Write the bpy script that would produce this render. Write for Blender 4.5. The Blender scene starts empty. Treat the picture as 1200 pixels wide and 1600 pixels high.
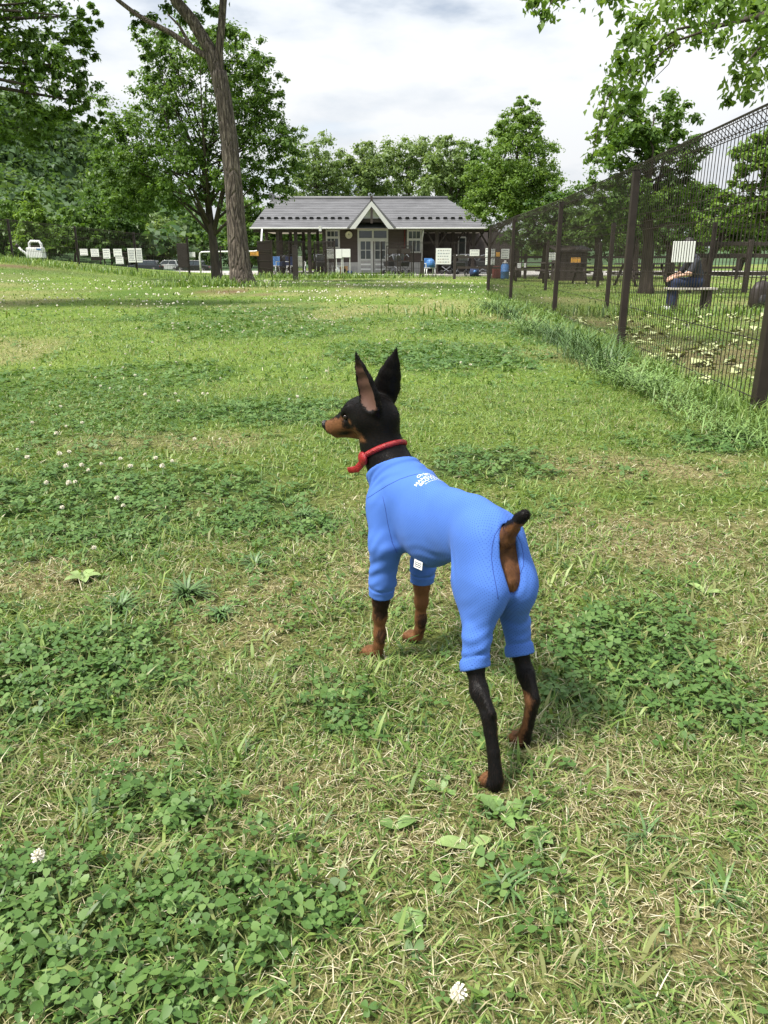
import bpy, bmesh, math, random
import numpy as np
from mathutils import Vector, Matrix
from mathutils.bvhtree import BVHTree
R = math.radians
random.seed(7)
rng = np.random.default_rng(11)
scene = bpy.context.scene
COL = scene.collection
# ------------------------------------------------------------------ camera
CAM_H, PITCH, FPX = 0.85, R(18.2), 1200.0
cam_data = bpy.data.cameras.new('camera')
cam_data.sensor_fit = 'VERTICAL'; cam_data.sensor_height = 36.0; cam_data.lens = 36.0 * FPX / 1600.0
cam_data.clip_start = 0.05; cam_data.clip_end = 4000.0
camera = bpy.data.objects.new('camera', cam_data); COL.objects.link(camera)
camera.location = (0, 0, CAM_H); camera.rotation_euler = (R(90) - PITCH, 0, 0)
scene.camera = camera
# ------------------------------------------------------------------ sky, sun, exposure
CLOUD_L = 0.43
SUN_EL, SUN_AZ = R(58), R(-118)            # azimuth measured from +Y towards +X
world = bpy.data.worlds.new('World'); scene.world = world; world.use_nodes = True
wn, wl = world.node_tree.nodes, world.node_tree.links
wn.clear()
w_out = wn.new('ShaderNodeOutputWorld')
sky = wn.new('ShaderNodeTexSky'); sky.sky_type = 'NISHITA'; sky.sun_disc = False
sky.sun_elevation = SUN_EL; sky.sun_rotation = SUN_AZ; sky.altitude = 300; sky.air_density = 1.0; sky.dust_density = 1.5
bg_sky = wn.new('ShaderNodeBackground'); bg_sky.inputs['Strength'].default_value = 0.11
wl.new(sky.outputs[0], bg_sky.inputs[0])
tc = wn.new('ShaderNodeTexCoord')
mp = wn.new('ShaderNodeMapping'); mp.inputs['Scale'].default_value = (1.0, 1.0, 3.4); mp.inputs['Location'].default_value = (4.0, 3.1, 1.32)
wl.new(tc.outputs['Generated'], mp.inputs[0])
n1 = wn.new('ShaderNodeTexNoise'); n1.inputs['Scale'].default_value = 2.3; n1.inputs['Detail'].default_value = 6; n1.inputs['Roughness'].default_value = 0.5
n1.inputs['Distortion'].default_value = 0.25
wl.new(mp.outputs[0], n1.inputs['Vector'])
cover = wn.new('ShaderNodeValToRGB'); cover.color_ramp.elements[0].position = 0.36; cover.color_ramp.elements[1].position = 0.47
cover.color_ramp.elements[0].color = (0.4, 0.4, 0.4, 1); cover.color_ramp.elements[1].color = (1, 1, 1, 1)
wl.new(n1.outputs[0], cover.inputs[0])
n2 = wn.new('ShaderNodeTexNoise'); n2.inputs['Scale'].default_value = 3.3; n2.inputs['Detail'].default_value = 7; n2.inputs['Roughness'].default_value = 0.52
mp2 = wn.new('ShaderNodeMapping'); mp2.inputs['Scale'].default_value = (1.0, 1.0, 3.0); mp2.inputs['Location'].default_value = (1.7, 0.4, 2.35)
wl.new(tc.outputs['Generated'], mp2.inputs[0]); wl.new(mp2.outputs[0], n2.inputs['Vector'])
ccol = wn.new('ShaderNodeValToRGB')
ccol.color_ramp.elements[0].position = 0.35; ccol.color_ramp.elements[0].color = (0.42, 0.50, 0.62, 1)
ccol.color_ramp.elements[1].position = 0.53; ccol.color_ramp.elements[1].color = (0.93, 0.95, 0.97, 1)
e_ = ccol.color_ramp.elements.new(0.44); e_.color = (0.76, 0.81, 0.87, 1)
wl.new(n2.outputs[0], ccol.inputs[0])
bg_cloud = wn.new('ShaderNodeBackground'); wsep = wn.new('ShaderNodeSeparateXYZ'); wl.new(tc.outputs['Generated'], wsep.inputs[0])
# an overcast sky is brighter towards the zenith: L = L0 (1 + 1.2 sin(elevation))
wcl = wn.new('ShaderNodeClamp'); wl.new(wsep.outputs[2], wcl.inputs[0])
wma = wn.new('ShaderNodeMath'); wma.operation = 'MULTIPLY_ADD'; wl.new(wcl.outputs[0], wma.inputs[0]); wma.inputs[1].default_value = 1.2 * CLOUD_L; wma.inputs[2].default_value = CLOUD_L
wl.new(wma.outputs[0], bg_cloud.inputs['Strength']); wl.new(ccol.outputs[0], bg_cloud.inputs[0])
wmix = wn.new('ShaderNodeMixShader')
wl.new(cover.outputs[0], wmix.inputs[0]); wl.new(bg_sky.outputs[0], wmix.inputs[1]); wl.new(bg_cloud.outputs[0], wmix.inputs[2])
wl.new(wmix.outputs[0], w_out.inputs[0])
sun_data = bpy.data.lights.new('sun', 'SUN'); sun_data.energy = 3.5; sun_data.angle = R(10); sun_data.color = (1.0, 0.95, 0.86)
sun = bpy.data.objects.new('sun', sun_data); COL.objects.link(sun)
sun_dir = Vector((math.sin(SUN_AZ) * math.cos(SUN_EL), math.cos(SUN_AZ) * math.cos(SUN_EL), math.sin(SUN_EL)))
sun.rotation_euler = (-sun_dir).to_track_quat('-Z', 'Y').to_euler()
scene.view_settings.view_transform = 'Standard'; scene.view_settings.look = 'None'
scene.view_settings.exposure = 1.05; scene.view_settings.gamma = 1.0; scene.view_settings.use_curve_mapping = False
scene.render.engine = 'CYCLES'
scene.cycles.max_bounces = 7; scene.cycles.diffuse_bounces = 4; scene.cycles.glossy_bounces = 3
scene.cycles.transmission_bounces = 5; scene.cycles.transparent_max_bounces = 8
scene.cycles.use_denoising = True
# ------------------------------------------------------------------ measuring helpers
_c, _s = math.cos(PITCH), math.sin(PITCH)
def ray(u, v):
    xr, yr = (u - 600) / FPX, (800 - v) / FPX
    return xr, _c + _s * yr, -_s + _c * yr
def at(u, v, Y):
    """the point at ground distance Y that the photograph shows at (u, v)"""
    d = ray(u, v); t = Y / d[1]
    return Vector((d[0] * t, Y, CAM_H + d[2] * t))
def gpt(u, v, z=0.0):
    d = ray(u, v); t = (z - CAM_H) / d[2]
    return Vector((d[0] * t, d[1] * t, z))
FENCE = [gpt(*p) for p in ((1180, 658), (968, 550), (865, 500), (797, 474), (763, 460))]      # feet of the run fence's posts, near to far
def fence_x(y): return np.interp(y, [0.0] + [p.y for p in FENCE], [FENCE[0].x - .20] + [p.x for p in FENCE])
def sstep(t):
    t = np.clip(t, 0, 1); return t * t * (3 - 2 * t)
def _hash(ix, iy, seed):
    h = (ix.astype(np.int64) * 374761393 + iy.astype(np.int64) * 668265263 + seed * 1442695041) & 0x7fffffff
    h = ((h ^ (h >> 13)) * 1274126177) & 0x7fffffff
    return ((h ^ (h >> 16)) & 0xffff) / 65535.0
def vnoise(x, y, seed=0):
    x = np.asarray(x, float); y = np.asarray(y, float)
    ix, iy = np.floor(x), np.floor(y); fx, fy = sstep(x - ix), sstep(y - iy)
    a, b = _hash(ix, iy, seed), _hash(ix + 1, iy, seed); c, d = _hash(ix, iy + 1, seed), _hash(ix + 1, iy + 1, seed)
    return (a * (1 - fx) + b * fx) * (1 - fy) + (c * (1 - fx) + d * fx) * fy
def fbm(x, y, seed=0, oct=4):
    v, a, t = 0, 0.5, 0
    for i in range(oct):
        v = v + a * vnoise(np.asarray(x) * 2 ** i, np.asarray(y) * 2 ** i, seed + i); t += a; a *= 0.5
    return v / t
def gz(x, y):
    """ground height: a flat lawn with a low rise to the left"""
    x = np.asarray(x, float); y = np.asarray(y, float)
    z = 1.0 * sstep((-x - 6.5) / 13.5) * sstep((y - 10) / 24.0) * (1 - 1.6 * sstep((y - 39) / 22))
    z = z - 0.1 * sstep((-x - 5) / 6) * sstep((y - 60) / 25)
    z = z + 0.16 * np.exp(-(((x + 5.2) / 3.5) ** 2 + ((y - 26) / 3.5) ** 2))
    z = z + 0.05 * (fbm(x * 0.35, y * 0.35, 3, 2) - 0.5) * sstep((np.hypot(x, y) - 3) / 8)
    z = z + 0.022 * (fbm(x * 2.2, y * 2.2, 9, 3) - 0.5)
    return z
# ------------------------------------------------------------------ mesh helpers
def link(o, parent=None):
    COL.objects.link(o)
    if parent is not None: o.parent = parent
    return o
def tag(o, label=None, cat=None, group=None, kind=None):
    if label: o['label'] = label
    if cat: o['category'] = cat
    if group: o['group'] = group
    if kind: o['kind'] = kind
    return o
def empty(name, loc, rz=0, label=None, cat=None, group=None):
    o = bpy.data.objects.new(name, None); o.empty_display_size = 0.1
    o.location = loc; o.rotation_euler = (0, 0, rz)
    link(o); return tag(o, label, cat, group)
def npmesh(name, V, F, mat, parent=None, attrs=None, smooth=False, loc=None):
    V = np.ascontiguousarray(V, dtype=np.float32); F = np.ascontiguousarray(F, dtype=np.int32)
    me = bpy.data.meshes.new(name); n, k = F.shape
    me.vertices.add(len(V)); me.vertices.foreach_set('co', V.ravel())
    me.loops.add(n * k); me.loops.foreach_set('vertex_index', F.ravel())
    me.polygons.add(n); me.polygons.foreach_set('loop_start', np.arange(0, n * k, k, dtype=np.int32))
    try: me.polygons.foreach_set('loop_total', np.full(n, k, dtype=np.int32))
    except Exception: pass
    if smooth: me.polygons.foreach_set('use_smooth', np.ones(n, dtype=bool))
    for nm, arr in (attrs or {}).items():
        a = me.attributes.new(nm, 'FLOAT', 'POINT'); a.data.foreach_set('value', np.ascontiguousarray(arr, dtype=np.float32))
    for m_ in (mat if isinstance(mat, (list, tuple)) else [mat]): me.materials.append(m_)
    me.update(calc_edges=True)
    o = bpy.data.objects.new(name, me)
    if loc is not None: o.location = loc
    return link(o, parent)
class MB:
    """collects boxes, bars, tubes and polygons, then links them as one mesh object"""
    def __init__(self): self.v, self.f, self.s, self.m = [], [], [], []
    def _add(self, vs, fs, smooth=False, mi=0):
        b = len(self.v); self.v += [tuple(v) for v in vs]
        for f in fs: self.f.append([b + i for i in f]); self.s.append(smooth); self.m.append(mi)
        return self
    def box(self, c, d, rz=0, mi=0, M=None):
        hx, hy, hz = d[0] / 2, d[1] / 2, d[2] / 2
        vs = [Vector((sx * hx, sy * hy, sz * hz)) for sx in (-1, 1) for sy in (-1, 1) for sz in (-1, 1)]
        if M is None: M = Matrix.Rotation(rz, 3, 'Z')
        vs = [M @ v + Vector(c) for v in vs]
        return self._add(vs, [(0, 1, 3, 2), (4, 6, 7, 5), (0, 4, 5, 1), (2, 3, 7, 6), (0, 2, 6, 4), (1, 5, 7, 3)], False, mi)
    def bx(self, x0, x1, y0, y1, z0, z1, mi=0):
        return self.box(((x0 + x1) / 2, (y0 + y1) / 2, (z0 + z1) / 2), (x1 - x0, y1 - y0, z1 - z0), 0, mi)
    def poly(self, pts, mi=0): return self._add(pts, [list(range(len(pts)))], False, mi)
    def prism(self, pts, off, mi=0):
        n = len(pts); off = Vector(off); p2 = [Vector(p) + off for p in pts]
        fs = [list(range(n)), list(range(2 * n - 1, n - 1, -1))] + [(i, i + n, (i + 1) % n + n, (i + 1) % n) for i in range(n)]
        return self._add([Vector(p) for p in pts] + p2, fs, False, mi)
    def tube(self, pts, rad, n=6, cap=True, mi=0, smooth=True, flat=1.0):
        pts = [Vector(p) for p in pts]; rad = rad if isinstance(rad, (list, tuple)) else [rad] * len(pts)
        vs, fs, prev = [], [], None
        for i, p in enumerate(pts):
            t = (pts[min(i + 1, len(pts) - 1)] - pts[max(i - 1, 0)])
            if t.length < 1e-9: t = Vector((0, 0, 1))
            t.normalize()
            if prev is None: a = t.orthogonal().normalized()
            else:
                a = prev - t * prev.dot(t)
                a = a.normalized() if a.length > 1e-6 else t.orthogonal().normalized()
            prev = a; b = t.cross(a)
            for k in range(n):
                an = 2 * math.pi * k / n
                vs.append(p + (a * math.cos(an) + b * math.sin(an) * flat) * rad[i])
        for i in range(len(pts) - 1):
            for k in range(n): fs.append((i * n + k, i * n + (k + 1) % n, (i + 1) * n + (k + 1) % n, (i + 1) * n + k))
        if cap: fs.append(list(range(n))[::-1]); fs.append([(len(pts) - 1) * n + k for k in range(n)])
        return self._add(vs, fs, smooth, mi)
    def lathe(self, prof, c=(0, 0, 0), n=12, mi=0, M=None):
        vs, fs = [], []
        for r, z in prof:
            for k in range(n):
                a = 2 * math.pi * k / n; v = Vector((r * math.cos(a), r * math.sin(a), z))
                vs.append((M @ v if M is not None else v) + Vector(c))
        for i in range(len(prof) - 1):
            for k in range(n): fs.append((i * n + k, i * n + (k + 1) % n, (i + 1) * n + (k + 1) % n, (i + 1) * n + k))
        fs.append(list(range(n))[::-1]); fs.append([(len(prof) - 1) * n + k for k in range(n)])
        return self._add(vs, fs, True, mi)
    def mesh(self, name, mats):
        me = bpy.data.meshes.new(name); me.from_pydata(self.v, [], self.f)
        me.polygons.foreach_set('use_smooth', self.s); me.polygons.foreach_set('material_index', self.m)
        for m_ in (mats if isinstance(mats, (list, tuple)) else [mats]): me.materials.append(m_)
        me.update(); return me
    def build(self, name, mats, parent=None, loc=None, rz=0, bevel=0):
        o = bpy.data.objects.new(name, self.mesh(name, mats))
        if loc is not None: o.location = loc
        o.rotation_euler = (0, 0, rz)
        if bevel:
            b = o.modifiers.new('bevel', 'BEVEL'); b.width = bevel; b.segments = 2; b.limit_method = 'ANGLE'
        return link(o, parent)
def copy_tree(o, parent=None):
    c = o.copy(); COL.objects.link(c)
    if parent is not None: c.parent = parent
    for ch in list(o.children): copy_tree(ch, c)
    return c
# ------------------------------------------------------------------ materials
def mat(name, col, rough=0.6, metal=0.0, var=0.0, scale=8.0, bump=0.0, bscale=40.0, spec=0.5, stretch=(1, 1, 1), dirt=None, coord='Object'):
    m = bpy.data.materials.new(name); m.use_nodes = True; nt = m.node_tree; N, L = nt.nodes, nt.links
    p = N['Principled BSDF']; p.inputs['Roughness'].default_value = rough; p.inputs['Metallic'].default_value = metal
    p.inputs['Specular IOR Level'].default_value = spec
    p.inputs['Base Color'].default_value = (*col, 1)
    t = N.new('ShaderNodeTexCoord'); mpn = N.new('ShaderNodeMapping'); mpn.inputs['Scale'].default_value = stretch
    L.new(t.outputs[coord], mpn.inputs[0])
    if var or dirt:
        n = N.new('ShaderNodeTexNoise'); n.inputs['Scale'].default_value = scale; n.inputs['Detail'].default_value = 6; n.inputs['Roughness'].default_value = 0.6
        L.new(mpn.outputs[0], n.inputs['Vector'])
        r = N.new('ShaderNodeValToRGB'); r.color_ramp.elements[0].position = 0.32; r.color_ramp.elements[1].position = 0.68
        lo = tuple(c * (1 - var) for c in col) if dirt is None else dirt
        r.color_ramp.elements[0].color = (*lo, 1); r.color_ramp.elements[1].color = (*(min(1, c * (1 + var)) for c in col), 1)
        L.new(n.outputs[0], r.inputs[0]); L.new(r.outputs[0], p.inputs['Base Color'])
    if bump:
        n = N.new('ShaderNodeTexNoise'); n.inputs['Scale'].default_value = bscale; n.inputs['Detail'].default_value = 5
        L.new(mpn.outputs[0], n.inputs['Vector'])
        b = N.new('ShaderNodeBump'); b.inputs['Strength'].default_value = bump; b.inputs['Distance'].default_value = 0.02
        L.new(n.outputs[0], b.inputs['Height']); L.new(b.outputs[0], p.inputs['Normal'])
    return m
def leaf_mat(name, c0, c1, c2=None, trans=0.35, rough=0.5, spec=0.35, tcol=None):
    """leaf colour picked by the per-leaf attribute 'var'; some light passes through the blade"""
    m = bpy.data.materials.new(name); m.use_nodes = True; nt = m.node_tree; N, L = nt.nodes, nt.links
    p = N['Principled BSDF']; p.inputs['Roughness'].default_value = rough; p.inputs['Specular IOR Level'].default_value = spec
    a = N.new('ShaderNodeAttribute'); a.attribute_name = 'var'
    r = N.new('ShaderNodeValToRGB'); els = r.color_ramp.elements
    els[0].color = (*c0, 1); els[1].color = (*(c2 or c1), 1)
    if c2: e = els.new(0.55); e.color = (*c1, 1)
    L.new(a.outputs['Fac'], r.inputs[0]); L.new(r.outputs[0], p.inputs['Base Color'])
    if trans:
        tr = N.new('ShaderNodeBsdfTranslucent'); mx = N.new('ShaderNodeMixShader'); mx.inputs[0].default_value = trans
        hs = N.new('ShaderNodeMix'); hs.data_type = 'RGBA'; hs.blend_type = 'MULTIPLY'; hs.inputs[0].default_value = 1.0
        hs.inputs[7].default_value = (*(tcol or (1.5, 1.5, 0.7)), 1)
        L.new(r.outputs[0], hs.inputs[6]); L.new(hs.outputs[2], tr.inputs[0])
        L.new(p.outputs[0], mx.inputs[1]); L.new(tr.outputs[0], mx.inputs[2]); L.new(mx.outputs[0], N['Material Output'].inputs[0])
    return m
M = {}
# ================================================================== ground
def _ell(u, v, ru, rv):
    c = gpt(u, v); k = (gpt(u + ru, v) - c).length; a, b = gpt(u, v - rv), gpt(u, v + rv)
    return ((c.x), (a.y + b.y) / 2, k, abs(a.y - b.y) / 2)
CLOVER = [_ell(*e) for e in ((150, 1490, 270, 130), (985, 1050, 150, 95), (110, 1050, 170, 85), (160, 790, 330, 70), (250, 1250, 140, 60), (500, 1440, 110, 50),
                             (700, 560, 130, 20), (420, 640, 150, 20), (760, 730, 90, 26), (560, 1110, 90, 40), (1120, 1110, 60, 50), (1120, 690, 120, 16))]
DRY = [_ell(*e) for e in ((420, 960, 190, 110), (470, 1240, 190, 80), (1000, 860, 240, 60), (200, 1185, 160, 45), (930, 1240, 240, 90), (60, 910, 110, 40), (1020, 1440, 190, 90), (640, 1330, 150, 50),
                          (620, 900, 200, 70), (330, 790, 90, 22), (230, 690, 160, 14), (950, 730, 260, 22), (860, 1000, 90, 60))]
def _field(x, y, L, edge=.45):
    f = np.zeros_like(x)
    wob = (fbm(x * 4.5, y * 4.5, 21, 3) - .5) * 1.5 + (fbm(x * 17, y * 17, 23, 2) - .5) * .9
    for cx, cy, rx, ry in L:
        q = np.sqrt(((x - cx) / rx) ** 2 + ((y - cy) / ry) ** 2) + wob
        f = np.maximum(f, sstep((1 + edge - q) / (2 * edge)))
    return f
def clover_f(x, y):
    far = sstep((fbm(x * .55 + 3, y * .38, 40, 3) - .50) / .10) * sstep((y - 2.6) / 1.5) * (1 - .8 * sstep((x - .5 - y * .10) / 2.0))
    near = sstep((fbm(x * 5, y * 5, 44, 3) - .60) / .06) * .3
    return np.clip(np.maximum(_field(x, y, CLOVER), np.maximum(far * .62, near)), 0, 1)
def dry_f(x, y):
    far = sstep((fbm(x * .5 + 9, y * .4 + 2, 60, 3) - .52) / .12) * .55
    mic = sstep((fbm(x * 9, y * 9, 66, 3) - .50) / .10) * .45
    return np.clip(np.maximum(np.maximum(_field(x, y, DRY, .7) * .85, far), mic * sstep((4 - y) / 2)), 0, 1) * (1 - .8 * clover_f(x, y))
def soil_f(x, y):
    s = np.zeros_like(x)
    for (u, v, Y, rx, ry) in ((335, 455, 21.0, 1.15, .8), (430, 462, 19.5, .9, .35), (20, 421, 31, 1.6, .6)):
        p = at(u, v, Y); q = np.hypot((x - p.x) / rx, (y - p.y) / ry) + (fbm(x * 2, y * 2, 70, 3) - .5) * 1.2; s = np.maximum(s, sstep((1.2 - q) / .5))
    r = sstep((x - fence_x(y) - .2) / .3) * sstep((y - 5.5) / 1) * sstep((12.4 - y) / 1.5) * sstep((fbm(x * 1.3, y * 1.3, 77, 4) - .42) / .12)
    return np.maximum(s, r * .6)
def terrain():
    def axis(mx, n, near, nn):
        a = np.linspace(0, near, nn); t = np.linspace(0, 1, n)[1:]
        return np.concatenate([a, near + (near / nn) * ((mx * nn / near + 1) ** t - 1) * 1.0 + t * near * .0])
    xp = axis(1500, 60, 3.2, 64); xs = np.concatenate([-xp[:0:-1], xp]); ys = np.concatenate([-axis(600, 30, 1.0, 10)[:0:-1], axis(1800, 120, 4.0, 90)])
    X, Y = np.meshgrid(xs, ys); x, y = X.ravel(), Y.ravel(); z = gz(x, y)
    V = np.stack([x, y, z], 1); nx, ny = len(xs), len(ys)
    i = (np.arange(ny - 1)[:, None] * nx + np.arange(nx - 1)[None, :]).ravel()
    F = np.stack([i, i + 1, i + nx + 1, i + nx], 1)
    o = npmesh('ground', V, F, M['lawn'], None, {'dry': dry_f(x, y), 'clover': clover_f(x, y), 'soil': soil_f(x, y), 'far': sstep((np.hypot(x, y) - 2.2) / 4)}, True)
    tag(o, 'wide mown lawn with clover patches and worn straw spots', None, None, 'structure')
def lawn_material():
    m = bpy.data.materials.new('lawn'); m.use_nodes = True; nt = m.node_tree; N, L = nt.nodes, nt.links; p = N['Principled BSDF']
    p.inputs['Roughness'].default_value = .95; p.inputs['Specular IOR Level'].default_value = .1
    t = N.new('ShaderNodeTexCoord')
    def noise(sc, det=5, st=(1, 1, 1), ro=.6):
        mpn = N.new('ShaderNodeMapping'); mpn.inputs['Scale'].default_value = st; L.new(t.outputs['Object'], mpn.inputs[0])
        n = N.new('ShaderNodeTexNoise'); n.inputs['Scale'].default_value = sc; n.inputs['Detail'].default_value = det; n.inputs['Roughness'].default_value = ro; L.new(mpn.outputs[0], n.inputs['Vector']); return n.outputs[0]
    def ramp(f, stops):
        r = N.new('ShaderNodeValToRGB'); e = r.color_ramp.elements
        e[0].position, e[0].color = stops[0][0], (*stops[0][1], 1); e[1].position, e[1].color = stops[-1][0], (*stops[-1][1], 1)
        for s in stops[1:-1]: k = e.new(s[0]); k.color = (*s[1], 1)
        L.new(f, r.inputs[0]); return r.outputs[0]
    def mix(f, a, b, mode='MIX'):
        x = N.new('ShaderNodeMix'); x.data_type = 'RGBA'; x.blend_type = mode
        if isinstance(f, float): x.inputs[0].default_value = f
        else: L.new(f, x.inputs[0])
        for s, i in ((a, 6), (b, 7)):
            if isinstance(s, tuple): x.inputs[i].default_value = (*s, 1)
            else: L.new(s, x.inputs[i])
        return x.outputs[2]
    def attr(n): a = N.new('ShaderNodeAttribute'); a.attribute_name = n; return a.outputs['Fac']
    big, mid, fine = noise(.35, 4), noise(2.2, 6, (1, .5, 1)), noise(38, 6, (1, 1, 1), .7)
    g = ramp(mid, [(.30, (.105, .180, .030)), (.5, (.155, .242, .046)), (.70, (.232, .305, .078))])
    g = mix(.45, g, ramp(big, [(.35, (.125, .200, .036)), (.65, (.215, .285, .070))]))
    straw = ramp(fine, [(.30, (.12, .100, .050)), (.52, (.34, .29, .16)), (.75, (.56, .50, .32))])
    g = mix(attr('clover'), g, ramp(fine, [(.3, (.030, .075, .014)), (.7, (.085, .165, .036))]))
    g = mix(attr('dry'), g, straw)
    g = mix(attr('soil'), g, ramp(fine, [(.3, (.085, .055, .032)), (.7, (.22, .155, .10))]))
    g = mix(.85, g, ramp(fine, [(.28, (.42, .42, .42)), (.5, (.95, .95, .95)), (.72, (1.4, 1.4, 1.35))]), 'MULTIPLY')
    g = mix(attr('far'), mix(1.0, g, (.74, .72, .68), 'MULTIPLY'), g)           # thatch where blades are modelled, shade between them put into its colour
    g = mix(.9, g, ramp(noise(240, 6, (1, 1, 1), .85), [(.36, (.28, .27, .22)), (.5, (.85, .85, .80)), (.64, (1.6, 1.55, 1.35))]), 'MULTIPLY')
    L.new(g, p.inputs['Base Color'])
    b = N.new('ShaderNodeBump'); b.inputs['Strength'].default_value = .9; b.inputs['Distance'].default_value = .03; L.new(fine, b.inputs['Height']); L.new(b.outputs[0], p.inputs['Normal'])
    return m
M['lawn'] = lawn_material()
M['concrete'] = mat('pale_concrete', (.42, .40, .37), .9, var=.2, scale=1.5, bump=.15, bscale=30)
if True:
    terrain()
    mb = MB(); mb.bx(-24, 26, 43.2, 58, -.25, .075); tag(mb.build('paved_apron', M['concrete'], bevel=.01), None, None, None, 'structure')
    mb = MB(); mb.bx(-45, -9.3, 47, 53, -.25, .085); tag(mb.build('pavement', M['concrete'], bevel=.01), None, None, None, 'structure')
def hill_z(x, y):
    prof = np.interp(x, [-420, -230, -130, -100, -84, -73, -60, -40, 40, 140], [74, 60, 44, 37, 32, 19, 11, 7, 4, 2])
    return prof * sstep((y - 95) / 120.0) + (fbm(x * .03, y * .03, 81, 3) - .5) * 7 * sstep((y - 95) / 60)
if True:
    xs, ys = np.linspace(-420, 140, 90), np.linspace(92, 330, 40); X, Y = np.meshgrid(xs, ys); x, y = X.ravel(), Y.ravel()
    i = (np.arange(39)[:, None] * 90 + np.arange(89)[None, :]).ravel()
    o = npmesh('hill', np.stack([x, y, hill_z(x, y) - .4], 1), np.stack([i, i + 1, i + 91, i + 90], 1), mat('hill_floor', (.040, .085, .024), .95, var=.4, scale=.2), None, None, True); tag(o, None, None, None, 'structure')
# ================================================================== pavilion
M['siding'] = mat('brown_siding', (.080, .060, .054), .75, var=.18, scale=3, stretch=(.3, .3, 4)); M['trim'] = mat('cream_trim', (.55, .55, .53), .6, var=.06, scale=2)
M['roof'] = mat('grey_roof', (.112, .112, .118), .65, var=.25, scale=2.5, stretch=(.4, 1, 1)); M['dark_metal'] = mat('dark_brown_metal', (.030, .022, .019), .55, var=.2, scale=12); M['glass'] = mat('window_glass', (.035, .045, .045), .06, spec=.7)
M['soffit'] = mat('soffit_boards', (.50, .45, .38), .8, var=.1, scale=3); M['post_wood'] = mat('dark_post_wood', (.038, .028, .024), .8, var=.3, scale=6, stretch=(1, 1, .2)); M['plinth'] = mat('grey_block', (.42, .41, .40), .9, var=.15, scale=4)
M['board_white'] = mat('white_board', (.78, .78, .76), .5, var=.05, scale=3); M['orange'] = mat('orange_board', (.72, .36, .06), .55); M['print_grey'] = mat('grey_print', (.22, .23, .26), .8); M['print_mix'] = mat('mixed_print', (.52, .40, .34), .8, dirt=(.30, .42, .50), scale=3); M['print_colour'] = mat('orange_print', (.62, .30, .12), .8)
M['blue'] = mat('blue_plastic', (.05, .17, .42), .5, var=.15, scale=6); M['navy'] = mat('navy_cloth', (.020, .035, .10), .8, var=.2, scale=20); M['black'] = mat('black_rubber', (.012, .012, .013), .6); M['white_plastic'] = mat('white_plastic', (.76, .76, .76), .4)
M['crate_wood'] = mat('light_wood', (.34, .20, .10), .7, var=.3, scale=9); M['interior'] = mat('dark_interior_wall', (.060, .050, .046), .9, var=.2, scale=2); M['fence'] = mat('fence_brown', (.026, .018, .015), .5, var=.2, scale=10, spec=.4); M['red'] = mat('dull_red', (.22, .04, .035), .6)
def px(u, v, Y): return at(u, v, Y)
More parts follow.
